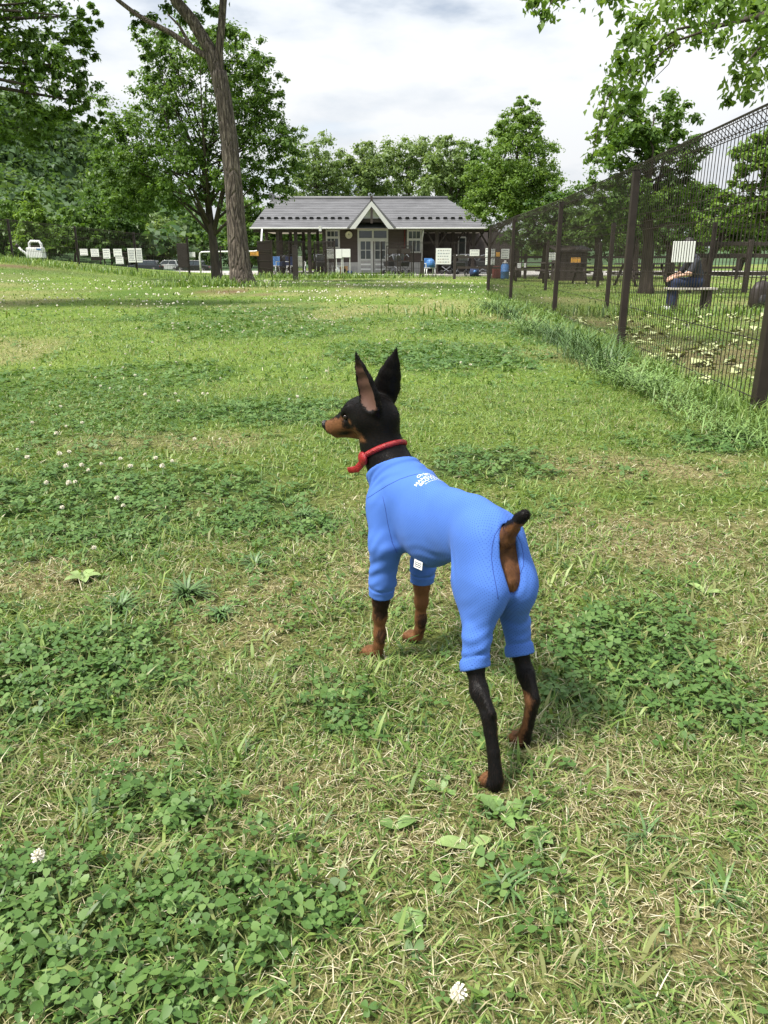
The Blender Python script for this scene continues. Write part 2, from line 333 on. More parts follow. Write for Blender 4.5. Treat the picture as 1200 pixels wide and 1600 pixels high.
def pavilion():
    YF = 46.0; Z0 = .08
    X = lambda u, Y=YF: at(u, 400, Y).x
    Zp = lambda v, Y=YF: at(600, v, Y).z
    root = empty('pavilion', (X(580), YF, Z0), 0, 'brown pavilion with grey hip roof, cream gable and open porches at both ends', 'building')
    o = Vector((X(580), YF, Z0))
    class P(MB):
        def build(self, name, m, parent=root, bevel=0):
            self.v = [tuple(Vector(v) - o) for v in self.v]; return MB.build(self, name, m, parent, bevel=bevel)
    xl, xr = X(510), X(660); xL, xR = X(408), X(765); ze = Zp(356); YB = YF + 7.0
    # walls: bevel siding boards, each course leaning out over the one below
    def siding(x0, x1, y, z0, z1, holes):
        mb = P(); z = z0; k = 0
        while z < z1 - .02:
            h = min(.17, z1 - z); segs = [(x0, x1)]
            for (a, b, c, d) in holes:
                if z + h > c + .01 and z < d - .01: segs = [q for s in segs for q in ((s[0], min(s[1], a)), (max(s[0], b), s[1])) if q[1] - q[0] > .02]
            for a, b in segs:
                mb._add([(a, y, z), (b, y, z), (b, y + .02, z + h + .015), (a, y + .02, z + h + .015), (a, y + .06, z), (b, y + .06, z), (b, y + .06, z + h), (a, y + .06, z + h)], [(0, 1, 2, 3), (0, 4, 5, 1), (3, 2, 6, 7), (0, 3, 7, 4), (1, 5, 6, 2)])
            z += h; k += 1
        return mb
    d0, d1 = X(559), X(606.5); zd = Zp(358); wl0, wl1 = X(509.5), X(531.5); wr0, wr1 = X(635.5), X(658.5)
    zw1, zw0 = Zp(359), Zp(388)
    holes = [(d0, d1, 0, zd), (wl0, wl1, zw0, zw1), (wr0, wr1, zw0 - .25, zw1)]
    siding(xl, xr, YF - .06, Z0 + .62, ze + .35, holes).build('siding', M['siding'])
    for a, b in ((xl, d0), (d1, xr)): mb = P(); mb.bx(a, b, YF - .10, YF + .05, Z0, Z0 + .62); mb.build('plinth', M['plinth'], bevel=.01)
    mb = P(); mb.bx(xl, xl + .12, YF + .003, YB, Z0, ze + .2); mb.bx(xr - .12, xr, YF + .003, YB, Z0, ze + .2); mb.bx(xl + .12, xr - .12, YB - .12, YB - .003, Z0, ze + .2); mb.build('wall', M['siding'])
    mb = P(); mb.bx(xr + .01, xR + 2.4, YB - .12, YB, Z0, ze - .02); mb.build('back_wall', M['interior'])
    # door with transom
    f = P(); zt = Zp(372.5); yy = YF - .12
    for a, b, c, d in ((d0, d1, zd - .09, zd), (d0, d0 + .09, Z0, zd - .09), (d1 - .09, d1, Z0, zd - .09), (d0 + .09, d1 - .09, zt - .10, zt + .02)): f.bx(a, b, yy, YF + .02, c, d)
    xm = (d0 + d1) / 2; f.bx(xm - .05, xm + .05, yy + .01, YF + .02, Z0 + .02, zd - .09); fr = f.build('door', M['trim'], bevel=.008)
    for a, b in ((d0 + .09, xm - .05), (xm + .05, d1 - .09)):
        g_ = P(); g_.bx(a, b, YF - .06, YF - .04, zt + .02, zd - .09); g_.build('pane', M['glass'], fr)
        zb = Zp(404.5)
        g_ = P(); g_.bx(a + .08, b - .08, YF - .06, YF - .04, zb, zt - .16); g_.build('pane', M['glass'], fr)
        g_ = P()
        for q in ((a, a + .08, Z0 + .02, zt - .10), (b - .08, b, Z0 + .02, zt - .10), (a + .08, b - .08, zt - .16, zt - .10), (a + .08, b - .08, zb - .10, zb)): g_.bx(q[0], q[1], YF - .08, YF - .02, q[2], q[3])
        g_.bx((a + b) / 2 - .02, (a + b) / 2 + .02, YF - .075, YF - .03, zb, zt - .16); g_.bx(a + .08, b - .08, YF - .077, YF - .028, (zb + zt - .16) / 2 - .02, (zb + zt - .16) / 2 + .02); g_.build('leaf_frame', M['trim'], fr, bevel=.005)
        nb = 5; zz = np.linspace(Z0 + .04, zb - .10, nb + 1)
        for i in range(nb): g_ = P(); g_.bx(a + .081, b - .081, YF - .06, YF - .04, zz[i] + .008, zz[i + 1] - .008); g_.build('board', M['plinth'] if i % 2 == 0 else M['board_white'], fr, bevel=.004)
    for (a, b, zb) in ((wl0, wl1, zw0), (wr0, wr1, zw0 - .25)):
        w = P(); zs = (zw1 * .58 + zb * .42)
        for q in ((a, b, zw1 - .09, zw1), (a, b, zb, zb + .08), (a, a + .10, zb + .08, zw1 - .09), (b - .10, b, zb + .08, zw1 - .09), (a + .10, b - .10, zs - .06, zs + .06)): w.bx(q[0], q[1], YF - .13, YF + .01, q[2], q[3])
        wf = w.build('window', M['trim'], bevel=.006)
        for c, d in ((zb + .08, zs - .06), (zs + .06, zw1 - .09)):
            g_ = P(); g_.bx(a + .10, b - .10, YF - .06, YF - .04, c, d); g_.build('pane', M['glass'], wf)
            for t in (1 / 3, 2 / 3): g_ = P(); xx = a + .10 + (b - a - .20) * t; g_.bx(xx - .018, xx + .018, YF - .09, YF - .035, c, d); g_.build('muntin', M['trim'], wf)
    c = px(545, 367, YF - .11); mb = P(); mb.lathe([(.001, -.02), (.19, -.02), (.20, .0), (.19, .05), (.16, .07), (.155, .055), (.001, .05)], c, 24, M=Matrix.Rotation(R(90), 3, 'X')); ck = mb.build('wall_clock', mat('cream_dial', (.74, .70, .52), .5))
    mb = P(); mb.bx(c.x - .009, c.x + .009, YF - .19, YF - .18, c.z - .02, c.z + .10); mb.bx(c.x - .015, c.x + .055, YF - .192, YF - .182, c.z - .009, c.z + .009); mb.build('hand', M['black'], ck)
    # roof: hip roof of overlapping courses
    ex0, ex1, ey0 = X(393, 44.6), at(775, 357, 44.6).x, 44.6; ez = Zp(356.5, ey0) ; ry = YF + 3.3; rz = at(600, 311, ry).z; rx0, rx1 = at(425, 311, ry).x, at(698, 311, ry).x; ey1 = 2 * ry - ey0
    n = 17; mb = P()
    def ringp(t, lift):
        x0 = ex0 + (rx0 - ex0) * t; x1 = ex1 + (rx1 - ex1) * t; y0 = ey0 + (ry - ey0) * t; y1 = ey1 + (ry - ey1) * t; z = ez + (rz - ez) * t + lift
        return [Vector((x0, y0, z)), Vector((x1, y0, z)), Vector((x1, y1, z)), Vector((x0, y1, z))]
    for i in range(n):
        a = ringp(i / n, .030); b = ringp(min(1, (i + 1) / n + .004), .008); c0 = ringp(i / n, 0)
        for k in range(4):
            j = (k + 1) % 4; mb.poly([a[k], a[j], b[j], b[k]]); mb.poly([c0[k], c0[j], a[j], a[k]])
    roof = mb.build('roof', M['roof'])
    mb = P(); mb.tube([(rx0 - .05, ry, rz + .05), (rx1 + .05, ry, rz + .05)], .11, 8); mb.bx(rx0 - .16, rx0 + .14, ry - .14, ry + .14, rz - .05, rz + .34); mb.build('ridge_cap', M['roof'], roof)
    mb = P(); e0 = ringp(0, -.012); mb.poly([e0[3], e0[2], e0[1], e0[0]]); mb.build('ceiling', M['soffit'], roof)
    mb = P(); gz_ = ez + .0
    gx0, gx1 = X(543.5, ey0), X(613, ey0)
    mb.bx(ex0 - .02, gx0, ey0 - .13, ey0 - .01, gz_ - .045, gz_ + .03); mb.bx(gx1, ex1 + .02, ey0 - .13, ey0 - .01, gz_ - .045, gz_ + .03); mb.build('gutter', M['trim'], bevel=.02)
    for u0, u1, m_ in ((409, 542, 13), (624.5, 731.5, 10)):
        for u in np.linspace(u0, u1, m_):
            t = .27; y = ey0 + (ry - ey0) * t; z = ez + (rz - ez) * t; x = at(u, 343, y).x
            s = P(); s._add([(x - .13, y - .02, z + .05), (x + .13, y - .02, z + .05), (x + .08, y - .04, z + .16), (x - .08, y - .04, z + .16), (x - .11, y + .18, z + .12), (x + .11, y + .18, z + .12)], [(0, 1, 2, 3), (3, 2, 5, 4), (0, 3, 4), (1, 5, 2), (0, 4, 5, 1)]); s.build('snow_guard', M['black'], roof)
    # gable over the door
    gy = ey0 - .35; ga, gb, gc = at(545.5, 357, gy), at(580, 314, gy), at(616, 357, gy); yb = ry - .2
    mb = P(); back = Vector((0, 1, 0)) * (yb - gy); lift = Vector((0, 0, .10))
    mid = (ga.x + gc.x) / 2; A0, B0, C0 = Vector((ga.x, gy, ga.z)), Vector((mid, gy, gb.z)), Vector((gc.x, gy, ga.z))
    mb.prism([A0, B0, B0 + lift, A0 + Vector((-.10, 0, .05))], back); mb.prism([B0, C0, C0 + Vector((.10, 0, .05)), B0 + lift], back); gr = mb.build('gable_roof', M['roof'])
    mb = P(); th = Vector((0, 0, -.28)); off = Vector((0, .06, 0)); k = Vector((0, -.07, 0))
    mb.prism([A0 + k + Vector((.02, 0, -.02)), B0 + k, B0 + k + th, A0 + k + Vector((.33, 0, -.02))], off); mb.build('bargeboard', M['trim'], gr)
    mb = P(); mb.prism([B0 + k, C0 + k + Vector((-.02, 0, -.02)), C0 + k + Vector((-.33, 0, -.02)), B0 + k + th], off); mb.build('bargeboard', M['trim'], gr)
    yt = gy + .25; t0, t1, t2 = at(566, 341.5, yt), at(580, 321, yt), at(594.5, 341.5, yt); mb = P(); mb.prism([(t0.x - .1, yt, t0.z), (mid, yt, t1.z + .25), (t2.x + .1, yt, t0.z)], (0, .05, 0)); mb.build('gable_panel', M['board_white'], gr)
    mb = P(); mb.bx(t0.x - .35, t2.x + .35, yt - .07, yt + .06, t0.z - .19, t0.z); mb.bx(mid - .06, mid + .06, gy - .06, gy + .02, at(580, 349, gy).z, gb.z + .25); mb.build('gable_truss', M['post_wood'], gr)
    mb = P(); mb.prism([(X(548), YF - .05, ze + .35), (mid, YF - .05, gb.z - .3), (X(613), YF - .05, ze + .35)], (0, .04, 0)); mb.build('gable_wall', M['siding'], gr)
    for u0, v0, u1, v1 in ((566, 345, 553, 357), (594, 345, 608, 357)):
        p, q = at(u0, v0, gy + .3), at(u1, v1, YF - .2); mb = P(); mb.tube([p, p.lerp(q, .5) + Vector((0, 0, .08)), q], .07, 6); mb.build('brace', M['post_wood'], gr)
    # porch posts, beams, downpipes
    for u, y in ((410, 45), (435, 45), (463, 45), (484, 45), (507, 45), (418, 49), (440, 49), (455, 50), (475, 50), (497, 50), (682, 45), (707, 46.5), (739, 45), (764, 45), (690, 50), (730, 50)):
        x = at(u, 400, y).x; mb = P(); mb.bx(x - .09, x + .09, y - .09, y + .09, Z0, ez - .015); mb.build('porch_post', M['post_wood'], bevel=.01)
        if u > 600 and y < 47:
            for s in (-1, 1): mb = P(); mb.tube([(x + s * .08, y, ez - .9), (x + s * .62, y, ez - .06)], .05, 5); mb.build('brace', M['post_wood'])
    for x0, x1 in ((xL - .2, xl), (xr, xR + .3)):
        mb = P(); mb.bx(x0, x1, 44.93, 45.07, ez - .20, ez - .018); mb.build('beam', M['post_wood'])
    x = X(659); mb = P(); mb.tube([(x, 44.8, ez - .05), (x, 44.8, ez - .25), (x, 45.8, ez - .5), (x, 45.82, Z0 + .05)], .045, 8); mb.build('downpipe', M['trim'])
    x = X(502, 44.8); mb = P(); mb.bx(x - .07, x + .07, 44.45, 44.6, ez - .16, ez + .10); mb.build('gutter_outlet', M['trim'])
    x = X(632); mb = P(); mb.tube([(x, YF - .1, ez), (x, YF - .1, Z0 + .7)], .025, 6); mb.build('downpipe', M['red'])
    # right porch: inner window, rail shelf
    mb = P(); zc = Zp(385, YB); a, b = at(715, 385, YB).x, at(728, 385, YB).x; mb.bx(a, b, YB - .18, YB - .13, zc - .6, zc + .6); mb.build('inner_window', M['trim'])
    mb = P(); mb.bx(a + .08, b - .08, YB - .20, YB - .185, zc - .5, zc + .5); mb.build('inner_pane', M['glass'])
    mb = P(); mb.bx(xl - 3.6, xl - .4, YB - 2.5, YB - 1.6, Z0 + .72, Z0 + .78); mb.bx(xl - 3.4, xl - 3.3, YB - 2.4, YB - 1.7, Z0, Z0 + .72); mb.bx(xl - .7, xl - .6, YB - 2.4, YB - 1.7, Z0, Z0 + .72); mb.build('counter', M['post_wood'])
    return root
# ------------------------------------------------------------------ notices
def notice(u0, v0, u1, v1, Y, label, m='board_white', lines=0, colour=None, cat='sign', stand=False, group=None, name='notice_board', post=None):
    c = at((u0 + u1) / 2, (v0 + v1) / 2, Y); a, b = at(u0, (v0 + v1) / 2, Y), at(u1, (v0 + v1) / 2, Y); t, d = at((u0 + u1) / 2, v0, Y), at((u0 + u1) / 2, v1, Y); w, h = b.x - a.x, t.z - d.z
    root = empty(name, c, 0, label, cat, group); mb = MB(); mb.box((0, 0, 0), (w, .025, h)); mb.build('panel', M[m], root, bevel=.004)
    g = random.Random(int(u0 * 13 + v0))
    if lines:
        mb = MB(); n = lines
        for i in range(n):
            z = h * (.36 - .72 * i / max(1, n - 1)); x = -w * .38
            while x < w * .34:
                l = w * g.uniform(.05, .16); mb.bx(x, min(x + l, w * .38), -.0155, -.0135, z - h * .035, z + h * .035); x += l + w * .05
        mb.build('lettering', M[colour or 'print_grey'], root)
    if post:
        for s in (-1, 1):
            gzv = float(gz(c.x, Y)); mb = MB(); mb.bx(s * w * .42 - .02, s * w * .42 + .02, .016, .05, gzv - c.z, h * .5); mb.build('leg', M['trim'], root)
    return root
if True:
    pavilion()
# ================================================================== trees
LEAVES = {
 'mid': leaf_mat('leaf_mid_green', (.055, .112, .022), (.098, .178, .032), (.155, .240, .052)),
 'dark': leaf_mat('leaf_deep_green', (.040, .086, .020), (.070, .136, .028), (.115, .182, .042)),
 'fresh': leaf_mat('leaf_fresh_green', (.090, .168, .030), (.142, .235, .042), (.205, .295, .072)),
 'pale': leaf_mat('leaf_pale_green', (.120, .190, .062), (.170, .245, .086), (.225, .300, .118)),
 'hill': leaf_mat('leaf_hillside', (.045, .095, .036), (.080, .142, .052), (.135, .195, .078)),  # greens lifted so that distance haze is put into the leaf colour
}
def bark_material():
    m = bpy.data.materials.new('bark'); m.use_nodes = True; nt = m.node_tree; N, L = nt.nodes, nt.links; p = N['Principled BSDF']; p.inputs['Roughness'].default_value = .92
    t = N.new('ShaderNodeTexCoord'); mp_ = N.new('ShaderNodeMapping'); mp_.inputs['Scale'].default_value = (1, 1, .16); L.new(t.outputs['Object'], mp_.inputs[0])
    n = N.new('ShaderNodeTexNoise'); n.inputs['Scale'].default_value = 22; n.inputs['Detail'].default_value = 9; n.inputs['Roughness'].default_value = .65; n.inputs['Distortion'].default_value = .6; L.new(mp_.outputs[0], n.inputs['Vector'])
    v = N.new('ShaderNodeTexVoronoi'); v.feature = 'DISTANCE_TO_EDGE'; v.inputs['Scale'].default_value = 10; L.new(mp_.outputs[0], v.inputs['Vector'])
    r = N.new('ShaderNodeValToRGB'); e = r.color_ramp.elements; e[0].position = .34; e[0].color = (.040, .031, .025, 1); e[1].position = .68; e[1].color = (.30, .255, .21, 1); k = e.new(.5); k.color = (.105, .082, .064, 1)
    L.new(n.outputs[0], r.inputs[0])
    x = N.new('ShaderNodeMix'); x.data_type = 'RGBA'; x.blend_type = 'MULTIPLY'; x.inputs[0].default_value = .45
    r2 = N.new('ShaderNodeValToRGB'); r2.color_ramp.elements[0].color = (.25, .22, .2, 1); r2.color_ramp.elements[1].position = .12; L.new(v.outputs['Distance'], r2.inputs[0])
    L.new(r.outputs[0], x.inputs[6]); L.new(r2.outputs[0], x.inputs[7]); L.new(x.outputs[2], p.inputs['Base Color'])
    ad = N.new('ShaderNodeMath'); ad.operation = 'ADD'; L.new(n.outputs[0], ad.inputs[0]); L.new(r2.outputs[0], ad.inputs[1])
    b = N.new('ShaderNodeBump'); b.inputs['Strength'].default_value = 1; b.inputs['Distance'].default_value = .06; L.new(ad.outputs[0], b.inputs['Height']); L.new(b.outputs[0], p.inputs['Normal'])
    return m
M['bark'] = bark_material(); M['bark_dark'] = mat('dark_bark', (.055, .042, .034), .95, var=.5, scale=9, bump=.8, bscale=14, stretch=(1, 1, .2))
def unit(a): return a / np.maximum(np.linalg.norm(a, axis=1, keepdims=True), 1e-9)
def leaves(C, Rr, n_each, size, g, flat=.65, droop=.25, aspect=.52, updir=.8):
    """leaf blades scattered round clump centres C (m,3) of radii Rr (m,3)"""
    idx = np.repeat(np.arange(len(C)), n_each); n = len(idx)
    d = unit(g.normal(size=(n, 3))); r = np.minimum(np.abs(g.normal(size=n)), 1.9)[:, None] * .60
    P = C[idx] + d * r * Rr[idx]
    nrm = unit(d * .7 + g.normal(size=(n, 3)) * .55 + np.array([0, 0, updir]))
    a = g.normal(size=(n, 3)) + d * .8; a[:, 2] -= droop * 2; a = unit(a - nrm * np.sum(a * nrm, 1, keepdims=True)); b = np.cross(nrm, a)
    l = size * (.65 + .7 * g.random(n))[:, None]; w = l * aspect
    fold = nrm * w * (.12 + .2 * g.random(n))[:, None]
    V = np.stack([P - a * l * .5, P + b * w * .5 + fold - a * l * .05, P + a * l * .5 - nrm * l * .08, P - b * w * .5 + fold - a * l * .05], 1).reshape(-1, 3)
    F = np.arange(n * 4).reshape(n, 4)
    cv = g.random(len(C)); var = np.clip(.18 + .45 * cv[idx] + .40 * (g.random(n) - .3), 0, 1)
    return V, F, np.repeat(var, 4)
def clumps(lobes, n, g, shell=.45, rc=(.20, .34)):
    """clump centres spread through the lobes (centre, radii); more near the outside"""
    w = np.array([l[1][0] * l[1][2] + l[1][1] * l[1][2] for l in lobes]); w = w / w.sum()
    C, Rr = [], []
    for k, (c, r) in enumerate(lobes):
        m = max(3, int(round(n * w[k]))); r = np.array(r); d = unit(g.normal(size=(m, 3))); q = (shell + (1.0 - shell) * g.random(m) ** .7)[:, None]
        q = q * (1 + .16 * (g.random(m)[:, None] - .4))
        C.append(np.array(c) + d * q * r); s = (rc[0] + (rc[1] - rc[0]) * g.random(m))[:, None]; mr = np.mean(r)
        Rr.append(np.stack([s[:, 0] * mr * 1.15, s[:, 0] * mr * 1.15, s[:, 0] * mr * .72], 1))
    return np.concatenate(C), np.concatenate(Rr)
def trunk_mesh(path, rad, n=14, flare=0, seed=0, rough=.05):
    mb = MB(); pts, rr = [], []
    for i in range(len(path) - 1):
        for t in np.linspace(0, 1, 5)[:-1]:
            pts.append(Vector(path[i]).lerp(Vector(path[i + 1]), t)); rr.append(rad[i] + (rad[i + 1] - rad[i]) * t)
    pts.append(Vector(path[-1])); rr.append(rad[-1])
    mb.tube(pts, rr, n)
    for i, v in enumerate(mb.v):
        ring, k = divmod(i, n)
        if ring >= len(pts): break
        c = pts[ring]; d = Vector(v) - c; s = 1 + rough * math.sin(k * 2.4 + ring * .35 + seed) + rough * .8 * math.sin(k * 1.25 - ring * .2 + 2 * seed)
        if flare: s += flare * max(0, 1 - (c.z - pts[0].z) / .8) ** 2 * (1 + .5 * math.sin(k * 1.35 + seed))
        mb.v[i] = tuple(c + d * s)
    return mb
def tree(name, label, base, height, r0, lobes, n_cl, n_each, size, kind, seed, limbs=14, group=None, trunk=None, trunk_r=None, bark='bark_dark', shell=.45, rc=(.20, .34), extra_limbs=(), flare=.5, droop=.25, aspect=.52, updir=.8, C=None, Rr=None, nside=9):
    g = np.random.default_rng(seed); base = Vector(base)
    root = empty(name, base, 0, label, 'tree', group)
    if C is None: C, Rr = clumps(lobes, n_cl, g, shell, rc)
    b = np.array(base); V, F, var = leaves(C, Rr, n_each, size, g, droop=droop, aspect=aspect, updir=updir)
    npmesh('crown', V - b, F, LEAVES[kind], root, {'var': var})
    if lobes:
        wl_ = [l[1][0] * l[1][2] for l in lobes]; ctr = sum((Vector(l[0]) * w_ for l, w_ in zip(lobes, wl_)), Vector()) / sum(wl_); tl = max(lobes, key=lambda l: l[0][2])
        top = Vector((tl[0][0] * .7 + ctr.x * .3, tl[0][1], tl[0][2] + .25 * tl[1][2])); mid_ = ctr - Vector((0, 0, .1 * height))
        path0 = [base - Vector((0, 0, .15)), base.lerp(Vector((mid_.x, mid_.y, 0)), .25) * 1.0, mid_, mid_.lerp(top, .55), top]; path0[1].z = base.z + (mid_.z - base.z) * .5
        rads0 = [r0, r0 * .8, r0 * .5, r0 * .28, r0 * .08]
    path = trunk or path0
    rads = trunk_r or rads0
    mb = trunk_mesh([Vector(p) - base for p in path], rads, nside, flare, seed)
    order = g.permutation(len(C))[:limbs]
    for k in order:
        c = Vector(C[k]) - base; t = g.uniform(.30, .85); n = len(path) - 1; f = t * n; i = min(int(f), n - 1)
        p = (Vector(path[i]) - base).lerp(Vector(path[i + 1]) - base, f - i); ro = (rads[i] + (rads[i + 1] - rads[i]) * (f - i)) * .45
        if p.z > c.z: p = p.lerp(Vector((p.x, p.y, c.z - .3)), .7); p.z = max(p.z, .4 * height * .5)
        m1 = p.lerp(c, .5) + Vector((g.normal() * .08, g.normal() * .08, .10)) * (c - p).length
        mb.tube([p, p.lerp(m1, .5), m1, m1.lerp(c, .6), c], [ro, ro * .75, ro * .5, ro * .3, max(ro * .12, .008)], 5)
    for pts, rr in extra_limbs: 
        s = trunk_mesh([Vector(p) - base for p in pts], rr, 8, 0, seed + 3); mb._add(s.v, s.f, True)
    mb.build('trunk', M[bark], root)
    return root
def lobe(u, v, Y, ru, rv, depth=1.0):
    c = at(u, v, Y); e = (at(u + 1, v, Y) - c).length
    return (tuple(c), (ru * e, ru * e * depth, rv * e))
def foot(u, Y):
    v = 430; x = at(u, v, Y).x; return Vector((x, Y, float(gz(x, Y))))
if True:
    # the big trunk in front of the pavilion
    Y = 24.0; A = lambda u, v, dy=0: at(u, v, Y + dy)
    b0 = foot(379, Y)
    e = (at(381, 300, Y) - at(380, 300, Y)).length
    path = [b0 - Vector((0, 0, .2)), A(374, 410), A(369, 350), A(365, 290), A(359, 225), A(350, 160), A(341, 112)]
    rr = [19 * e, 17 * e, 14.5 * e, 13.5 * e, 12.8 * e, 12 * e, 11.8 * e]
    ex = [([A(343, 122), A(326, 75), A(300, 32), A(278, 5), A(245, -50), A(225, -130, -1)], [11 * e, 9.5 * e, 8.8 * e, 8.2 * e, 7 * e, 4 * e]),
          ([A(343, 118), A(342, 80), A(346, 40), A(349, 0), A(356, -60), A(380, -150, 1)], [7.5 * e, 6.2 * e, 5.8 * e, 5.6 * e, 5 * e, 3 * e]),
          ([A(328, 92), A(300, 74), A(268, 52), A(238, 37), A(212, 22), A(184, 0), A(150, -40)], [4.6 * e, 4.2 * e, 4 * e, 3.8 * e, 3.2 * e, 2.8 * e, 2 * e]),
          ([A(300, 74), A(290, 58), A(280, 40), A(262, 22)], [3 * e, 2.5 * e, 2 * e, 1 * e])]
    lob = [lobe(300, -170, Y, 200, 110), lobe(170, -120, Y, 120, 70), lobe(430, -130, Y, 110, 80), lobe(300, -70, Y, 90, 40, 1.4), lobe(238, 62, Y + 1.2, 24, 34), lobe(228, 110, Y + 1.2, 16, 26), lobe(262, 20, Y + 1, 46, 22), lobe(325, 14, Y + 1.5, 26, 18), lobe(216, 25, Y + .8, 16, 16)]
    tree('shade_tree', 'big leaning tree with furrowed grey bark and forked trunk on the lawn', b0, 9, .5, lob, 210, 90, .15, 'dark', 5, limbs=0, trunk=path, trunk_r=rr, bark='bark', extra_limbs=ex, flare=.45, nside=18)
    # full tree behind it
    Y = 31.0; b0 = foot(338, Y)
    lob = [lobe(325, 150, Y, 105, 110), lobe(232, 215, Y, 92, 90), lobe(412, 225, Y, 68, 90), lobe(300, 275, Y, 110, 50), lobe(200, 305, Y, 72, 45), lobe(420, 290, Y, 45, 40), lobe(360, 85, Y, 60, 50), lobe(250, 110, Y, 50, 60), lobe(190, 270, Y - 1, 40, 40), lobe(175, 195, Y, 26, 26), lobe(425, 140, Y, 30, 40), lobe(180, 320, Y - 1, 36, 30), lobe(455, 250, Y, 26, 50), lobe(345, 45, Y, 40, 26), lobe(225, 60, Y, 26, 26)]
    tree('shade_tree', 'wide leafy tree with a slim dark trunk behind the big grey trunk', b0, 7.5, .17, lob, 700, 80, .135, 'mid', 6, limbs=40, trunk=[b0 - Vector((0, 0, .2)), at(334, 390, Y), at(327, 335, Y), at(318, 250, Y), at(322, 130, Y)], trunk_r=[.19, .16, .13, .10, .03], flare=.3, rc=(.14, .26), shell=.3)
    # tree reaching in from the left edge
    Y = 15.0; b0 = foot(-330, Y)
    lob = [lobe(10, 40, Y, 110, 55), lobe(95, 60, Y, 62, 36), lobe(60, 130, Y, 95, 40), lobe(0, 185, Y, 110, 42), lobe(110, 185, Y, 55, 26), lobe(-120, 60, Y, 140, 120), lobe(-250, 40, Y, 150, 150), lobe(20, -30, Y, 100, 50), lobe(150, 165, Y, 30, 16), lobe(135, 30, Y, 36, 24), lobe(70, 95, Y, 80, 26), lobe(40, 215, Y, 50, 16), lobe(160, 215, Y + .5, 22, 26), lobe(130, 150, Y, 34, 18)]
    tree('overhanging_tree', 'dark leafy tree whose low boughs hang in at the upper left', b0, 6, .26, lob, 620, 62, .105, 'mid', 8, limbs=60, trunk=[b0 - Vector((0, 0, .2)), at(-310, 250, Y), at(-270, 120, Y), at(-200, 0, Y)], trunk_r=[.28, .22, .18, .10], shell=.25, rc=(.12, .22), aspect=.46)
    # bough overhead at the upper right
    Y = 8.2; px = [(862, -6, 22), (835, 3, 15), (850, 24, 10), (958, -12, 26), (968, 26, 9), (1000, 36, 22), (1040, 20, 26), (1080, 8, 30), (1130, 12, 34), (1180, 10, 38), (985, 62, 20), (1010, 72, 20), (1046, 66, 20), (968, 100, 18), (990, 108, 18), (1018, 104, 15),
        (952, 140, 17), (976, 146, 18), (996, 150, 12), (940, 178, 15), (958, 192, 15), (932, 215, 12), (924, 246, 9), (944, 236, 9), (1088, 56, 18), (1122, 66, 13), (1160, 84, 16), (1185, 78, 20), (1150, 122, 15), (1178, 122, 18), (1138, 158, 10), (1165, 148, 13), (1205, 40, 30), (1215, 120, 22), (1250, 0, 50), (1250, 80, 40), (1300, -60, 70), (1180, -70, 70), (1060, -50, 40), (1380, 20, 70), (900, -60, 35)]
    C = np.array([tuple(at(u, v, Y + .5 * math.sin(u * .7 + v))) for u, v, r in px]); rad = np.array([r * 1.3 * .0068 for u, v, r in px])
    b0 = foot(1660, Y)
    B = lambda u, v: at(u, v, Y)
    ex = [([B(1560, -80), B(1400, -40), B(1290, 0), B(1187, 25), B(1125, 40), B(1100, 36), B(1058, 46), B(1033, 62), B(1010, 90)], [.09, .06, .045, .030, .020, .014, .011, .008, .004]),
          ([B(1125, 40), B(1062, 62), B(1033, 83), B(1012, 125), B(1004, 150)], [.014, .010, .008, .006, .003]), ([B(1033, 83), B(985, 110), B(950, 150), B(935, 200), B(924, 250)], [.007, .006, .005, .004, .002]),
          ([B(1058, 60), B(1045, 100), B(1020, 125)], [.006, .004, .002]), ([B(1290, 0), B(1200, 60), B(1165, 100), B(1145, 150)], [.02, .014, .009, .003]), ([B(1290, -50), B(1080, -30), B(960, -22), B(870, -12), B(850, 25)], [.03, .02, .012, .007, .002]),
          ([B(968, -20), B(969, 10), B(968, 34)], [.004, .003, .0015]), ([B(1004, 146), B(960, 190), B(926, 265)], [.004, .003, .0015])]
    g = np.random.default_rng(12); ne = np.maximum((18 * (rad / .12) ** 1.35 * 3.8).astype(int), 16)
    tree('overhanging_tree', 'fresh green bough drooping in from the upper right over the fence', b0, 5, .22, None, 0, ne, .074, 'fresh', 12, limbs=0, trunk=[b0 - Vector((0, 0, .2)), B(1640, 200), B(1600, 50), B(1550, -100)], trunk_r=[.24, .2, .15, .1], extra_limbs=ex, C=C, Rr=np.stack([rad * 1.1, rad * 1.1, rad * 1.0], 1), droop=.6, aspect=.55, updir=.5)
    # cone-shaped tree to the right of the pavilion
    Y = 40.0; b0 = foot(806, Y)
    tree('conical_tree', 'bright green cone shaped tree standing beside the pavilion roof', b0, 9, .2, [lobe(820, 172, Y, 20, 30), lobe(812, 205, Y, 42, 36), lobe(806, 250, Y, 66, 44), lobe(806, 295, Y, 76, 42), lobe(785, 325, Y, 62, 30), lobe(850, 320, Y, 36, 34), lobe(762, 288, Y, 42, 42)], 640, 84, .135, 'fresh', 21, limbs=20, shell=.3, rc=(.14, .24), droop=.1, updir=.5)
    # trees inside the fenced run
    Y = 21.0; b0 = foot(1012, Y)
    tree('run_tree', 'tall tree with loose crown inside the fenced run behind the tallest post', b0, 6.5, .17, [lobe(1020, 190, Y, 66, 44), lobe(985, 235, Y, 55, 40), lobe(1050, 250, Y, 60, 40), lobe(1000, 300, Y, 70, 36), lobe(1060, 315, Y, 66, 34), lobe(955, 330, Y, 45, 30)], 330, 75, .12, 'mid', 31, limbs=26, bark='bark_dark', rc=(.13, .25))
    Y = 18.0; b0 = foot(1240, Y)
